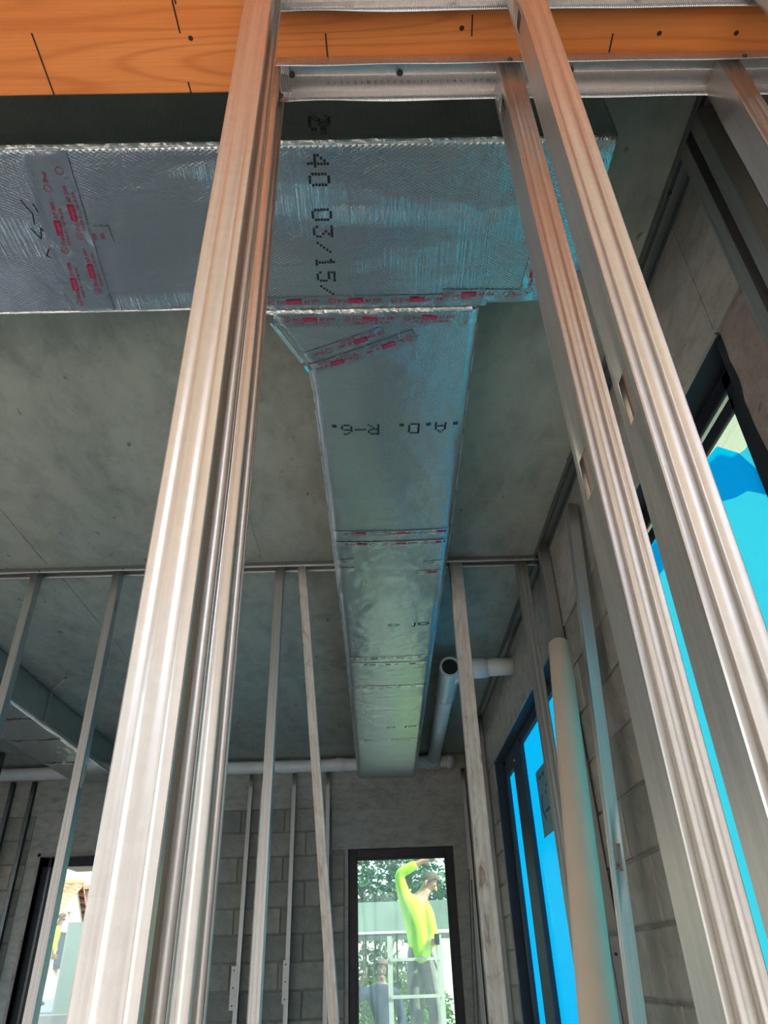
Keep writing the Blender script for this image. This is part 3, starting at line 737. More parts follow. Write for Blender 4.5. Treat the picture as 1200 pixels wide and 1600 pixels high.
# tapes on the main duct, left of the studs (reading away from the wall side)
zt = DZ-.0045
tape(main, MO, (-.738, 1.245, zt), Vector((.062, -.46, 0)), Vector((-.46,-.062,0))*1, .43, .062, (-.010,), .02)
tape(main, MO, (-.682, 1.248, zt-.0006), Vector((.036, -.46, 0)), Vector((-.46,-.036,0)), .43, .060, (-.010,), .06)
tape(main, MO, (-.628, 1.02, zt), Vector((1,0,0)), Vector((0,-1,0)), .040, .045, (.0,), .5)
t_ = MB(); fr = Frame(Vector((-.622,1.03,zt-.003))-MO, (0,-1,0), (-1,0,0)); put_text(t_, fr, 'FX', 0, 0, .010); put_text(t_, fr, '8X', 0, -.018, .009); t_.build('red_print', 'red_ink', main)
# tape along the joint, main side, and the patch at the right end
tape(main, MO, (-.262, 1.233, zt), (1,0,0), (0,-1,0), .57, .040, (.0,), .005, second=False, crumple=.0022)
tape(main, MO, (.19, 1.214, zt-.0008), (1,.03,0), (0,-1,0), .245, .034, (-.004,), .0, second=False, crumple=.002)
tape(main, MO, (.415, 1.225, zt-.001), (.06,-1,0), (-1,0,0), .17, .055, (.0,), .01, crumple=.002)
tape(main, MO, (.505, .99, zt-.001), (.0,-1,0), (-1,0,0), .17, .05, (.0,), .01, crumple=.003)
# date print running over the edge onto the side
m = MB(); fr = Frame(Vector((-.122, .838, zt-.0012))-MO, (-.01,1,0), (1,0,0)); put_dots(m, fr, '40 03/15/', 0, 0, .0425, .031, .048)
fr = Frame(Vector((-.118, .8085, 1.545))-MO, (0,0,-1), (1,0,0)); put_dots(m, fr, '2:', 0, 0, .0425, .031, .048)
m.build('date_print', 'black_ink', main)
m = MB()
sq = [[(-.758,.93),(-.745,.965),(-.752,.99)],[(-.735,.94),(-.728,.985)],[(-.765,1.0),(-.752,1.03),(-.742,1.0),(-.728,1.035),(-.722,1.0)],[(-.748,1.06),(-.735,1.055),(-.732,1.075),(-.745,1.085),(-.758,1.075),(-.748,1.06),(-.738,1.05)]]
for s_ in sq:
    for a, b in zip(s_, s_[1:]): m.beam(Vector((a[0],a[1],zt-.001))-MO, Vector((b[0],b[1],zt-.001))-MO, .0025, .0006)
m.build('marker_scribble', 'black_ink', main)

# branch duct running away from the camera
BO = Vector((.06, 3.9, DZ))
br = thing('branch_duct', 'long foil duct running to the far wall from the crossing duct', 'duct', BO)
def lerp(t, pts):
    for (a, x), (b, y_) in zip(pts, pts[1:]):
        if t <= b: return x + (y_-x)*max(0,(t-a))/(b-a)
    return pts[-1][1]
LE = [(1.25,-.268),(1.30,-.256),(1.44,-.192),(1.48,-.180),(1.60,-.173),(3.7,-.171),(6.55,-.198)]; RE = [(1.25,.298),(2.4,.312),(3.7,.312),(6.55,.322)]
secs = []; NY = 420
for i in range(NY+1):
    y_ = 1.268 + (6.55-1.268)*(i/NY)**1.15
    rr = ring(lerp(y_, LE), lerp(y_, RE), DZ, CEIL-.012, .034, 40, 6, y_+20, sag=.005)
    secs.append([(a-BO.x, y_-BO.y, z-DZ) for a, z in rr])
duct_body('duct_body', br, secs)
zt = DZ-.0080
tape(br, BO, (-.250, 1.291, zt), (1,0,0), (0,-1,0), .540, .044, (.0,), .028, crumple=.002)
tape(br, BO, (-.240, 1.272, zt), (1,0,0), (0,-1,0), .515, .016, (), 0, crumple=.005)
# diagonal tape, printed upside down
d_ = Vector((.33, -.145, 0)).normalized()
tape(br, BO, (.125, 1.345, zt-.001), -d_, Vector((-d_.y, d_.x, 0))*1, .33, .040, (-.004,), .01)
tape(br, BO, (.04, 1.330, zt-.0018), -d_, Vector((-d_.y, d_.x, 0)), .245, .036, (-.004,), .0)
for y_, xa, xb in ((2.375,-.170,.302), (2.455,-.168,.302), (3.69,-.160,.300), (3.78,-.160,.300), (4.16,-.165,.305), (5.33,-.172,.305)):
    tape(br, BO, (xa+.012, y_, zt), (1,0,0), (0,-1,0), xb-xa-.018, .038, (-.004,) if y_ < 3 else (), .04, second=False, crumple=.003 if y_ < 3 else .0022)
    if y_ > 3:
        m = MB(); fr = Frame(Vector((xa+.03, y_, zt-.004))-BO, (1,0,0), (0,-1,0)); u = 0
        while u < .36:
            L_ = random.uniform(.01,.04); put_rect(m, fr, u, u+L_, -.006+random.uniform(-.004,.004), .002+random.uniform(-.004,.004)); u += L_+random.uniform(.008,.03)
        m.build('red_print', 'red_ink', br)
for xa, L_, y_ in ((-.158,.075,2.60),(-.158,.07,2.665),(.205,.085,2.63),(.18,.105,2.71)):
    tape(br, BO, (xa, y_, zt), (1,random.uniform(-.12,.05),0), (0,-1,0), L_, .032, (-.004,), .0, second=False, crumple=.004)
m = MB(); fr = Frame(Vector((.282, 1.722, zt-.0012))-BO, (-1,0,0), (0,1,0)); put_dots(m, fr, '.A.D. R-6.', 0, -.006, .0425, .037, .050)
m.build('rating_print', 'black_ink', br)
for y_, c in ((3.255, 1), (5.0, .8)):
    m = MB(); fr = Frame(Vector((.058, y_+.02, zt-.0012))-BO, (1,0,0), (0,-1,0))
    for p, q in (((0,.022),(.025,.036)), ((.035,.036),(.06,.022)), ((.0,.022),(.025,.008)), ((.035,.008),(.06,.022))):
        m.beam(fr.p(*p), fr.p(*q), .0035, .0006)
    put_text(m, fr, 'JO', .125, .004, .038, .085); m.build('maker_print', 'black_ink', br)
for y0, y1, xf, sd in ((1.31, 6.5, lambda y_: lerp(y_, LE)+.006, 5), (1.27, 6.5, lambda y_: lerp(y_, RE)-.006, 6)):
    pleat_strip(br, BO, [(xf(y0+i*.011), y0+i*.011, DZ+.019) for i in range(int((y1-y0)/.011))], .008, seed=sd)
pleat_strip(br, BO, [(-.258+.0046*i, 1.296+.0098*i, DZ-.0) for i in range(16)], .012, seed=9, amp=.004)

# lay the tapes and the printing onto the uneven foil
from mathutils.bvhtree import BVHTree
def lay_on(root):
    body = next(c for c in root.children if c.name.startswith('duct_body')); me = body.data
    tree = BVHTree.FromPolygons([v.co for v in me.vertices], [tuple(p.vertices) for p in me.polygons])
    def snap(o, d, keep=False):
        vs = o.data.vertices; mean = sum(v.co.z for v in vs)/len(vs)
        miss, zs = [], []
        for v in vs:
            h = tree.ray_cast(Vector((v.co.x, v.co.y, v.co.z-.1)), Vector((0,0,1)))
            if h[0] is None or abs(h[0].z - v.co.z) > .035 or abs(h[1].z) < .5: miss.append(v); continue
            dz = max(-.0011, min(.0011, v.co.z-mean)) if keep else 0
            v.co.z = h[0].z - d + dz; zs.append(v.co.z)
        if zs and keep:
            for v in miss: v.co.z = sum(zs)/len(zs) + .0012
        o.data.update()
    k = 0
    for c in root.children:
        n = c.name.split('.')[0]
        if n == 'foil_tape':
            e = .0016 + (k % 3)*.0005; k += 1; snap(c, e, True)
            for g in c.children: snap(g, e+.0015 + (.0003 if g.name.startswith('tape_word') else 0))
        elif n.endswith('_print') or n == 'marker_scribble': snap(c, .0006 if n != 'red_print' else .0040)
for r_ in (main, br): bpy.context.view_layer.update(); lay_on(r_)

# second duct at the left with its hanger
lo = Vector((-2.5, 5.1, 1.5))
ld = thing('branch_duct', 'foil duct at the far left with a bright lower edge and strap hanger', 'duct', lo)
secs = []
for i in range(161):
    y_ = 3.55 + (6.62-3.55)*i/160
    rr = ring(-2.74, -2.30-.004*(y_-4), 1.5, CEIL-.006, .03, 20, 6, y_+50, sag=.008, wr=.004)
    secs.append([(a-lo.x, y_-lo.y, z-lo.z) for a, z in rr])
duct_body('duct_body', ld, secs)
pleat_strip(ld, lo, [(-2.312-.004*(y_-4), y_, 1.504) for y_ in [3.6+i*.02 for i in range(150)]], .020, seed=12, amp=.003)
for y_ in (4.75, 5.25, 5.9):
    tape(ld, lo, (-2.70, y_, 1.492), (1,0,0), (0,-1,0), .37, .05, (-.004,), .0, crumple=.005)
h = tag(MB().beam((-2.10,4.62,CEIL-.004), (-2.29,4.86,CEIL-.012), .022, .003).beam((-2.287,4.86,CEIL-.012), (-2.292,4.88,1.505), .022, .003, up=(1,0,0)).build('strap_hanger', 'galvanised_inner'), 'thin steel strap hanger pinned to the ceiling beside the left foil duct', 'hanger')
screw(h, (-2.11, 4.63, CEIL-.006), r=.01)

# ------------------------------------------------------------------ pipes
PR = .057
pp = thing('drain_pipe', 'long white plastic pipe along the top of the far wall', 'pipe', (-1.5, WY-.10, 1.655))
off = Vector((-1.5, WY-.10, 1.655)); zc = 1.655; yc = WY-.10
MB().tube([Vector((x, yc, zc+.004*math.sin(x*2)))-off for x in [-4.3+.1*i for i in range(51)]], PR, 20).build('pipe_run', 'white_pvc', pp, smooth=True)
for x, L_ in ((-2.56,.02),(-.37,.09),(.50,.14),(.66,.04)):
    m = MB(); m.tube([Vector((x-L_/2, yc, zc))-off, Vector((x-L_/2+.004, yc, zc))-off, Vector((x+L_/2-.004, yc, zc))-off, Vector((x+L_/2, yc, zc))-off], [PR+.002, PR+.007, PR+.007, PR+.002], 20)
    m.build('coupling', 'pvc_joint' if L_ < .03 else 'white_pvc', pp, smooth=True)
off2 = Vector((.48, 5.6, 1.60))
p2 = thing('drain_branch', 'white pipe with open cleanout elbow between the duct and the right wall', 'pipe', off2)
A = Vector((.505, yc-.07, 1.645)); B = Vector((.468, 4.62, 1.600)); Cc = Vector((.462, 4.42, 1.597))
MB().tube([A-off2, B-off2], PR, 20).build('pipe_run', 'white_pvc', p2, smooth=True)
MB().tube([A-off2+Vector((0,.03,0)), A-off2-Vector((0,.16,0))], PR+.008, 20).build('coupling', 'white_pvc', p2, smooth=True)
MB().tube([B+Vector((.002,.20,.003))-off2, B-off2, Cc-off2, Vector((.458,4.25,1.595))-off2], [PR+.008, PR+.008, PR+.010, PR+.008], 20, cap=False).build('wye_fitting', 'white_pvc', p2, smooth=True)
MB().tube([Vector((.4581,4.253,1.595))-off2, Vector((.4581,4.256,1.595))-off2], PR-.004, 20).build('bore_shade', 'hollow_shade', p2)  # near-black disc paints the shade inside the open pipe end
m = MB(); n = 20; c0 = Vector((.458,4.251,1.595))-off2
vs = []; 
for i in range(n):
    t = 2*math.pi*i/n; vs += [c0+Vector((math.cos(t)*(PR+.008),0,math.sin(t)*(PR+.008))), c0+Vector((math.cos(t)*(PR-.006),0,math.sin(t)*(PR-.006))), c0+Vector((math.cos(t)*(PR-.006),.02,math.sin(t)*(PR-.006)))]
m.add(vs, [(3*i, 3*((i+1)%n), 3*((i+1)%n)+1, 3*i+1) for i in range(n)] + [(3*i+1, 3*((i+1)%n)+1, 3*((i+1)%n)+2, 3*i+2) for i in range(n)]); m.build('pipe_rim', 'white_pvc', p2)
MB().tube([Vector((.462,4.46,1.597))-off2, Vector((.53,4.36,1.60))-off2, Vector((.60,4.31,1.60))-off2, Vector((.70,4.295,1.60))-off2], [PR+.004, PR+.008, PR+.008, PR+.008], 20).build('elbow', 'white_pvc', p2, smooth=True)
MB().tube([Vector((.68,4.297,1.60))-off2, Vector((WX-.002,4.285,1.60))-off2], PR, 20).build('pipe_run', 'white_pvc', p2, smooth=True)
for q, d in ((B+Vector((.004,.20,.003)), (0,.004,0)), (A-Vector((0,.165,0)), (0,.004,0))):
    MB().tube([q-off2, q-off2+Vector(d)*1.5], PR+.0095, 20).build('joint_ring', 'pvc_joint', p2, smooth=True)

# loose cream pipe leaning in the corner of the partition
def unit(px, py, depth):
    c = Vector((px-600.0, -(py-800.0), -1106.0))*(depth/1106.0); return _axes() @ c
top = unit(874, 1010, 2.72); bot = unit(936, 1600, 1.46)
d = (top-bot).normalized(); foot = bot + d*((FLOOR+.01-bot.z)/d.z)
off3 = foot.copy(); cp = thing('cream_pipe', 'loose cream plastic pipe leaning up against the right wall studs', 'pipe', foot)
r_ = .041; pts = [foot-off3 + (top-foot)*i/12 for i in range(13)]
MB().tube(pts, r_, 28, cap=False).build('pipe_wall', 'cream_pvc', cp, smooth=True)
m = MB(); u = d.orthogonal().normalized(); w_ = d.cross(u); vs = []
for i in range(28):
    t = 2*math.pi*i/28; e = u*math.cos(t)+w_*math.sin(t); q = top-off3
    vs += [q+e*r_, q+e*(r_-.005), q+e*(r_-.005)-d*.15]
m.add(vs, [(3*i, 3*((i+1)%28), 3*((i+1)%28)+1, 3*i+1) for i in range(28)] + [(3*i+1, 3*((i+1)%28)+1, 3*((i+1)%28)+2, 3*i+2) for i in range(28)]); m.build('pipe_rim', 'cream_pvc', cp, smooth=True)

# ------------------------------------------------------------------ figures
def skin(name, mat, verts, edges, radii, parent, root=0, sub=2):
    me = bpy.data.meshes.new(name); me.from_pydata([tuple(v) for v in verts], edges, []); me.materials.append(M[mat])
    o = link(name, me, parent); sk = o.modifiers.new('skin', 'SKIN'); sk.use_smooth_shade = True; sk.branch_smoothing = .4
    lay = me.skin_vertices[0].data
    for i, r_ in enumerate(radii): lay[i].radius = (r_, r_) if not isinstance(r_, tuple) else r_; lay[i].use_root = (i == root)
    s = o.modifiers.new('sub', 'SUBSURF'); s.levels = sub; s.render_levels = sub
    return o
class Sk:
    def __init__(s): s.v = []; s.e = []; s.r = []
    def add(s, p, r_, parent=None):
        s.v.append(Vector(p)); s.r.append(r_)
        if parent is not None: s.e.append((parent, len(s.v)-1))
        return len(s.v)-1
    def chain(s, start, pts):
        i = start
        for p, r_ in pts: i = s.add(p, r_, i)
        return i
def hand(s, wrist, at, d, side, curl=.4):
    """palm and five fingers continuing from joint index wrist at point at, pointing along d; side = thumb side"""
    d = Vector(d).normalized(); side = Vector(side); side = (side - d*side.dot(d)).normalized(); nrm = d.cross(side)
    palm = s.add(at + d*.045, (.030, .017), wrist)
    tips = []
    for k, (o_, L_) in enumerate(((.027,.068), (.009,.078), (-.009,.072), (-.026,.056))):
        b = at + d*.082 + side*o_
        i = s.add(b, .0105, palm); i = s.add(b + d*L_*.45 - nrm*curl*.015, .0095, i); i = s.add(b + d*L_*.8 - nrm*curl*.05, .008, i)
    b = at + d*.035 + side*.038; i = s.add(b, .012, palm); s.add(b + d*.035 + side*.018 - nrm*.01, .0095, i)
def figure(name, label, loc, J, clothes, skin_mat='skin', shirt='hivis', pants='denim', face=(1,0,0), hands=True, grp=None, hard=None, sleeve=1.0):
    """J: joints in world coordinates"""
    t = thing(name, label, 'person', loc, group=grp); off = Vector(loc); J = {k: Vector(v)-off for k, v in J.items()}
    F = Vector(face).normalized()
    s = Sk(); pel = s.add(J['pelvis'], (.135,.10)); ab = s.add(J['belly'], (.13,.10), pel); ch = s.add(J['chest'], (.150,.11), ab); nb = s.add(J['neck'], .055, ch)
    hd = J['head']; up = (hd - J['neck']).normalized()
    h0 = s.add(hd - up*.045, .062, nb); h1 = s.add(hd + up*.02, (.078,.088), h0); h2 = s.add(hd + up*.085, (.068,.075), h1); s.add(hd+up*.115, .04, h2)
    jw = s.add(hd - up*.065 + F*.055, .034, h0); ns_ = s.add(hd - up*.005 + F*.098, .013, h1); s.add(hd - up*.022 + F*.112, .010, ns_)
    sh, tr_ = Sk(), Sk(); tp_ = sh.add(J['pelvis']+Vector((0,0,-.12)), (.150,.118)); t2 = sh.add(J['belly'], (.155,.118), tp_); t3 = sh.add(J['chest'], (.168,.125), t2); sh.add(J['chest'] + (J['neck']-J['chest'])*.95, .070, t3)
    pt_ = tr_.add(J['pelvis']+Vector((0,0,.13)), (.140,.108)); pp_ = tr_.add(J['pelvis']+Vector((0,0,.0)), (.146,.112), pt_)
    for sd in ('l', 'r'):
        a = s.chain(ch, [(J['shoulder_'+sd], .058), (J['elbow_'+sd], .042), (J['wrist_'+sd], .027)])
        dd = J['wrist_'+sd]-J['elbow_'+sd]; 
        if hands: hand(s, a, J['wrist_'+sd], J.get('hand_'+sd, J['wrist_'+sd]+dd)-J['wrist_'+sd] if 'hand_'+sd in J else dd, F + Vector((.1,.2,.1)), .6)
        sh.chain(t3, [(J['shoulder_'+sd], .078), (J['shoulder_'+sd].lerp(J['elbow_'+sd], .5), .066), (J['elbow_'+sd], .060), (J['elbow_'+sd].lerp(J['wrist_'+sd], .5*sleeve), .052), (J['elbow_'+sd].lerp(J['wrist_'+sd], .82*sleeve), .047)])
        s.chain(pel, [(J['hip_'+sd], .085), (J['knee_'+sd], .056), (J['ankle_'+sd], .038), (J['ankle_'+sd]+F*.13+Vector((0,0,-.05)), .034)])
        tr_.chain(pp_, [(J['hip_'+sd], .102), (J['hip_'+sd].lerp(J['knee_'+sd],.5), .088), (J['knee_'+sd], .072), (J['ankle_'+sd].lerp(J['knee_'+sd],.15), .062)])
        b = Sk(); b.chain(b.add(J['ankle_'+sd]+Vector((0,0,.05)), .052), [(J['ankle_'+sd]+Vector((0,0,-.02)), .052), (J['ankle_'+sd]+F*.09+Vector((0,0,-.045)), .046), (J['ankle_'+sd]+F*.17+Vector((0,0,-.05)), .040)])
        skin('shoe', 'boot', b.v, b.e, b.r, t)
    skin('body', skin_mat, s.v, s.e, s.r, t)
    skin('shirt', shirt, sh.v, sh.e, sh.r, t); skin('trousers', pants, tr_.v, tr_.e, tr_.r, t)
    # hair cap, ears, eyes
    m = MB(); vs = []; fs = []; nU, nV = 18, 9; side = up.cross(F).normalized()
    for j in range(nV+1):
        th = math.pi*.62*j/nV
        for i in range(nU):
            ph = 2*math.pi*i/nU; fw = math.cos(ph)
            rad = (.098 if fw < 0 else .090); lim = th*(1.0 if fw < .3 else .62)
            vs.append(hd + up*.045 + up*math.cos(lim)*.088 + (F*fw*rad + side*math.sin(ph)*.084)*math.sin(lim))
    fs = [(j*nU+i, j*nU+(i+1)%nU, (j+1)*nU+(i+1)%nU, (j+1)*nU+i) for j in range(nV) for i in range(nU)]
    m.add(vs, fs); solid(m.build('hair' if not hard else 'hat', 'hair' if not hard else hard, t, smooth=True), .006, 1)
    for sgn in (-1, 1):
        c = hd - up*.0 + side*sgn*.084 - F*.005
        m = MB(); m.tube([c+up*.028, c+up*.012+side*sgn*.008-F*.008, c-up*.012+side*sgn*.006, c-up*.026], [.006,.013,.012,.006], 8); m.build('ear', skin_mat, t, smooth=True)
        c = hd + up*.018 + F*.082 + side*sgn*.032; m = MB(); m.tube([c-F*.01, c+F*.004], [.010,.006], 8); m.build('eye', 'hair', t)
    m = MB(); c = hd - up*.055 + F*.088; m.beam(c-side*.024, c+side*.024, .006, .006); m.build('mouth', 'red_ink', t)
    return t, off

# worker on the ladder beyond the bronze window
f_, off = figure('person', 'worker in yellow green high visibility shirt reaching up behind the bronze window glass', (.36, 8.35, -.86),
  dict(pelvis=(.37,8.35,.16), belly=(.35,8.34,.32), chest=(.32,8.33,.52), neck=(.40,8.32,.655), head=(.475,8.31,.755),
       shoulder_l=(.215,8.30,.64), elbow_l=(.175,8.25,.86), wrist_l=(.42,8.2,.965), hand_l=(.52,8.18,.985),
       shoulder_r=(.44,8.30,.575), elbow_r=(.50,8.28,.26), wrist_r=(.47,8.12,.22), hand_r=(.50,8.03,.26),
       hip_l=(.30,8.36,.08), hip_r=(.44,8.34,.08), knee_l=(.30,8.32,-.36), knee_r=(.48,8.28,-.36), ankle_l=(.29,8.36,-.76), ankle_r=(.45,8.34,-.76)),
  None, face=(.85,-.25,-.45), hands=True, shirt='hivis', pants='grey_cloth')
pk = tag(bevel(MB().box(.485,.535,7.945,7.958,.21,.30).build('mobile_phone', 'phone_black'), .004), 'small black device held by the worker in the yellow green shirt', 'phone')
# step ladder in front of the worker
LO = Vector((.30, 8.17, FLOOR)); ldr = thing('step_ladder', 'white metal ladder standing behind the bronze window', 'ladder', LO)
for x in (.055, .545): MB().beam(Vector((x,8.17,FLOOR+.005))-LO, Vector((x,8.17,.30))-LO, .045, .022, up=(0,1,0)).build('rail', 'ladder_alu', ldr)
for k in range(6): MB().beam(Vector((.055,8.17,.10-.30*k))-LO, Vector((.545,8.17,.10-.30*k))-LO, .05, .026).build('rung', 'ladder_alu', ldr)
for x in (.02, .58): MB().beam(Vector((x,8.75,FLOOR+.005))-LO, Vector((.30+(x-.30)*.8,8.20,.28))-LO, .03, .02, up=(0,1,0)).build('back_leg', 'ladder_alu', ldr)
MB().box(.29-LO.x-.2,.29-LO.x+.26,8.20-LO.y,8.44-LO.y,-.86-LO.z,-.835-LO.z).build('platform', 'ladder_alu', ldr)

# dark figure standing in for the camera operator's reflection in the glass, arm up
figure('person', 'dark navy figure, arm bent up, standing in for a reflection low in the bronze window', (-.05, 10.2, FLOOR),
  dict(pelvis=(-.03,10.2,-.60), belly=(-.04,10.2,-.42), chest=(-.05,10.2,-.20), neck=(-.045,10.2,-.09), head=(-.035,10.19,.01),
       shoulder_l=(-.22,10.18,-.19), elbow_l=(-.40,10.1,-.26), wrist_l=(-.26,9.98,-.06), shoulder_r=(.12,10.18,-.20), elbow_r=(.20,10.15,-.48), wrist_r=(.16,10.0,-.62),
       hip_l=(-.12,10.2,-.66), hip_r=(.06,10.2,-.66), knee_l=(-.13,10.17,-1.05), knee_r=(.08,10.17,-1.05), ankle_l=(-.13,10.2,-1.41), ankle_r=(.08,10.2,-1.41)),
  None, face=(0,-1,0), shirt='navy_cloth', pants='navy_cloth', skin_mat='dark_skin')
# worker seen through the left doorway
YG = -.38
figure('person', 'distant worker in high visibility shirt seen through the left doorway', (-7.6, 19.0, YG),
  dict(pelvis=(-7.63,19,.58), belly=(-7.61,19,.74), chest=(-7.57,19,.96), neck=(-7.53,19,1.13), head=(-7.50,19,1.26),
       shoulder_l=(-7.50,18.82,1.06), elbow_l=(-7.47,18.75,.80), wrist_l=(-7.42,18.7,.60), shoulder_r=(-7.62,19.18,1.06), elbow_r=(-7.62,19.2,.78), wrist_r=(-7.55,19.15,.58),
       hip_l=(-7.62,18.92,.52), hip_r=(-7.64,19.08,.52), knee_l=(-7.60,18.9,.10), knee_r=(-7.70,19.08,.10), ankle_l=(-7.65,18.92,YG+.09), ankle_r=(-7.74,19.08,YG+.09)),
  None, face=(1,0,-.1), shirt='hivis', pants='grey_cloth', skin_mat='dark_skin')

# ------------------------------------------------------------------ outside, beyond the far wall
o = MB().box(-30, -3.4, 12.5, 60, FLOOR, YG).build('terrace', 'yard_paving'); o['kind'] = 'structure'
P0 = Vector((-10.70, 28, 2.83)); PA = Vector((-10.08, 25.06, 1.93)); PB = Vector((-11.38, 30.9, 1.98)); DH = Vector((-.98, -.2, 0)).normalized()
hs = thing('house', 'cream gabled house with clay tile roof beyond the left doorway', 'house', (-10.7, 28, YG)); off = Vector((-10.7, 28, YG))
g3 = [P0, PA, Vector((PA.x, PA.y, YG)), Vector((PB.x, PB.y, YG)), PB]; back = [p + DH*7 for p in g3]
m = MB(); m.add([p-off for p in g3+back], [(0,1,2,3,4), (9,8,7,6,5), (0,5,6,1), (1,6,7,2), (3,8,9,4), (4,9,5,0)]); m.build('house_wall', 'house_cream', hs)
def roof_slope(r0, e0, nr, nc, length):
    over = (e0-r0).normalized()*.25; up = Vector((0,0,1)); k = -DH*.18
    for i in range(nr):
        for j in range(nc):
            a = r0 + k + (e0+over-r0)*(i/nr); b = r0 + k + (e0+over-r0)*min(1, (i+1.15)/nr); x0 = DH*(length*j/nc); x1 = DH*(length*(j+.96)/nc); mid = (x0+x1)/2
            h0, h1 = .05, .13
            mm = MB(); mm.add([a+x0+up*h0, a+mid+up*(h0+.07), a+x1+up*h0, b+x0+up*h1, b+mid+up*(h1+.09), b+x1+up*h1, b+x0, b+x1], [(0,1,4,3),(1,2,5,4),(3,4,5,7,6),(0,3,6),(2,7,5)])
            mm.v = [tuple(Vector(v)-off) for v in mm.v]; mm.build('roof_tile', 'clay_tile', hs)
roof_slope(P0, PA, 7, 14, 6.0); roof_slope(P0, PB, 5, 3, 1.4)
MB().tube([P0-DH*.2+Vector((0,0,.12))-off, P0+DH*7+Vector((0,0,.12))-off], .13, 8).build('ridge', 'clay_tile', hs)
for t_, z in ((.35,2.1), (.45,1.75), (.40,1.45)):
    q = PA.lerp(PB, t_); q.z = z; MB().box(-.03, .05, -.5, .5, -.09, .09).build('vent', 'pink_render', hs).location = q-off
for t_, z in ((.25,.9), (.7,.9)):
    q = PA.lerp(PB, t_); q.z = z; wv = MB().box(-.03, .06, -.7, .7, -.5, .5).build('window', 'bronze_frame', hs); wv.location = q-off
    MB().box(.05, .075, -.6, .6, -.42, .42).build('pane', 'navy_frame', wv)
h2 = thing('house', 'pink rendered house wall to the right of the cream gable', 'house', (-11.7, 36, YG))
MB().box(-1.8, 6, 0, 5, 0, 3.9).build('house_wall', 'pink_render', h2); MB().box(-2.0, 6.2, -.3, 5.3, 3.9, 4.05).build('roof', 'clay_tile', h2)
for i in range(2): MB().box(-1.2+i*1.6, -.5+i*1.6, -.05, 0, 1.4, 2.4).build('window', 'navy_frame', h2)
gb = tag(MB().box(-5.09, -3.7, 13.2, 13.26, YG, .83).build('site_board', 'pale_green_board'), 'pale grey green board standing outside the left doorway', 'board')

def shrub(name, label, cat, loc, rx, ry, rz, n, leafmat='leaf', size=.05, stems=5, seed=1, group=None, lift=0):
    rnd = random.Random(seed); t = thing(name, label, cat, loc, group=group)
    m = MB()
    for k in range(stems):
        a = rnd.uniform(0, 6.28); q = Vector((math.cos(a)*rx*.6, math.sin(a)*ry*.6, rz*1.6+lift)); m.tube([(0,0,0), q*.5+Vector((rnd.uniform(-.05,.05),0,0)), q], [.03,.018,.006], 6)
    m.build('stem', 'bark', t); m = MB()
    for k in range(n):
        while True:
            p = Vector((rnd.uniform(-1,1), rnd.uniform(-1,1), rnd.uniform(-1,1)))
            if .35 < p.length < 1 and mnoise.noise(p*3+Vector((seed,0,0))) > -.15: break
        c = Vector((p.x*rx, p.y*ry, lift+rz+p.z*rz)); L_ = size*rnd.uniform(.7,1.4)
        e = Euler((rnd.uniform(-1,1), rnd.uniform(-1,1), rnd.uniform(0,6.28))).to_matrix(); 
        m.add([c, c+e@Vector((L_*.5,L_*.28,.01)), c+e@Vector((L_,0,-.01)), c+e@Vector((L_*.5,-L_*.28,.01))], [(0,1,2,3)])
    o = m.build('leaves', leafmat, t); o['kind'] = 'stuff'; return t
shrub('garden_shrub', 'bright green shrub low behind the bronze window beyond the bars', 'shrub', (.05, 13.2, FLOOR), 1.0, .7, .85, 5200, 'leaf', .10, 6, 3)
shrub('garden_shrub', 'green shrub behind the bars at the left side of the bronze window', 'shrub', (-1.95, 13.6, FLOOR), .8, .7, .75, 3000, 'leaf', .10, 6, 4)
shrub('garden_tree', 'dark leafy tree crown behind the high visibility worker', 'tree', (-.35, 16.0, FLOOR), 1.9, .9, 1.5, 7000, 'leaf_dark', .14, 8, 5, lift=1.7)
shrub('garden_tree', 'small distant tree above the tiled roof outside the left doorway', 'tree', (-17.9, 46, YG), 1.6, 1.2, 2.65, 2200, 'leaf', .22, 5, 6)
gw = MB().box(-2.9, 5, 17.6, 17.8, FLOOR, .30).build('garden_wall', 'white_render'); tag(gw, 'sunlit white garden wall behind the shrubs beyond the bronze window', 'wall')
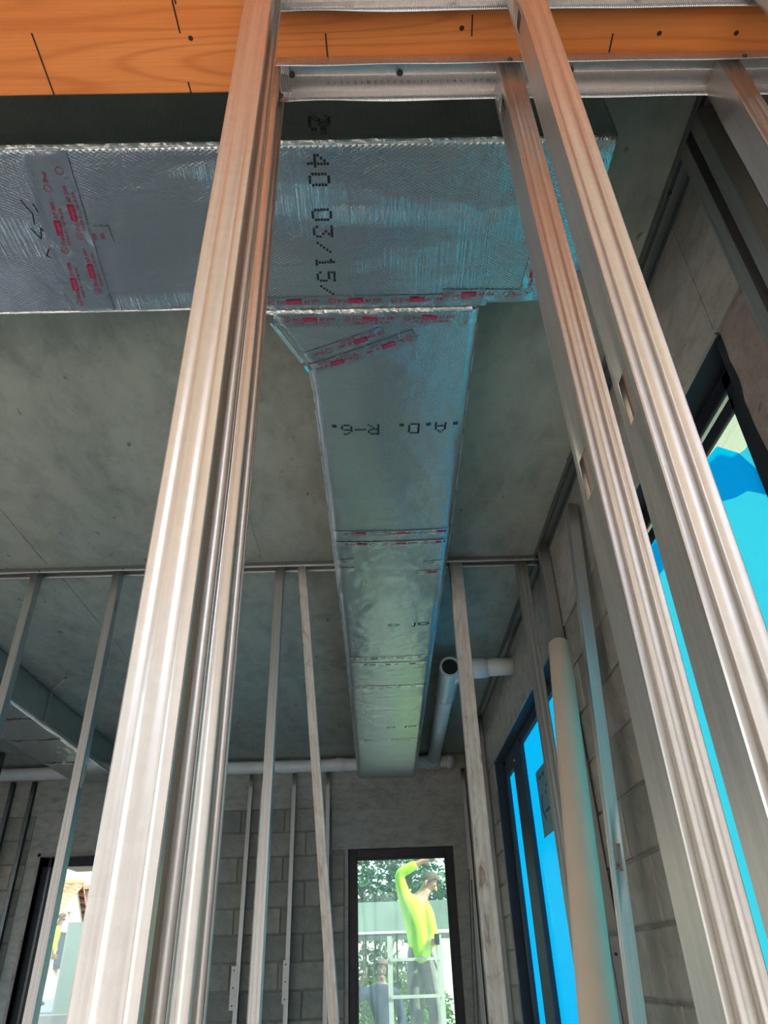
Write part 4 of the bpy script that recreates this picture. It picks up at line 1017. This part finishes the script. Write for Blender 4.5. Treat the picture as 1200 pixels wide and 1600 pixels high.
# made-up roof and fascia standing in for the room's dark reflection in the glass
cpv = thing('reflection_roof', 'grey green carport standing in for the room reflected in the upper bronze window', 'reflection_roof', (.4, 11.6, FLOOR))
MB().box(-3.0, 3.0, 0, 3.2, 1.98, 2.10).build('roof', 'reflection_green', cpv); MB().box(-3.0, 3.0, -.04, 0, 1.955, 2.35).build('fascia', 'reflection_green', cpv)
MB().box(-3.0, 3.0, -.06, -.04, 1.945, 1.985).build('drip_edge', 'ladder_alu', cpv)
for x in (-2.9, 2.85): MB().box(x, x+.09, .1, .19, 0, 1.98).build('post', 'reflection_green', cpv)
gt = thing('bar_gate', 'dark metal bar gate standing outside the bronze window', 'gate', (-.05, 10.9, FLOOR))
for x in (-.62, -.42, -.22, .0, .22, .44): MB().bar((x, 0, .0), (x, 0, 1.93), .011, 6).build('bar', 'gate_black', gt)
for z in (.25, 1.10, 1.28, 1.42, 1.62, 1.92): MB().bar((-.64, 0, z), (-.20 if z in (1.10,1.28,1.42,1.62) else .46, 0, z), .011, 6).build('rail', 'gate_black', gt)
# guard rail tube outside the near window
tag(MB().bar((1.62, -.5, 2.05), (1.62, 3.2, 2.05), .024, 10).build('scaffold_tube', 'gate_black'), 'dark scaffold tube seen through the clear top of the torn film window', 'tube')

for o in SC.objects:
    if o.parent is not None and o.name.split('.')[0].endswith(('_print', '_word', 'scribble')): o['kind'] = 'stuff'
for o in SC.objects:
    if o.parent is None and o.get('category'):
        n = o.name.split('.')[0]
        g = {'wall_stud': 'furring studs along the walls', 'ceiling_track': 'steel ceiling tracks', 'floor_track': 'steel floor tracks', 'clip_plate': 'clip plates on the furring studs',
             'loose_stud': 'loose leaning studs', 'steel_rod': 'thin rods in the back corner', 'garden_shrub': 'shrubs beyond the bronze window', 'house': 'houses beyond the left doorway'}.get(n)
        if n == 'steel_stud': g = 'front studs under the wooden beam' if o.location.y < 1 else 'partition studs across the room'
        if g: o['group'] = g
# ------------------------------------------------------------------ lift everything so that the floor lies at z = 0
for o in list(SC.objects):
    if o.parent is None and o.type != 'LIGHT': o.location.z += EYE
bpy.context.view_layer.update()
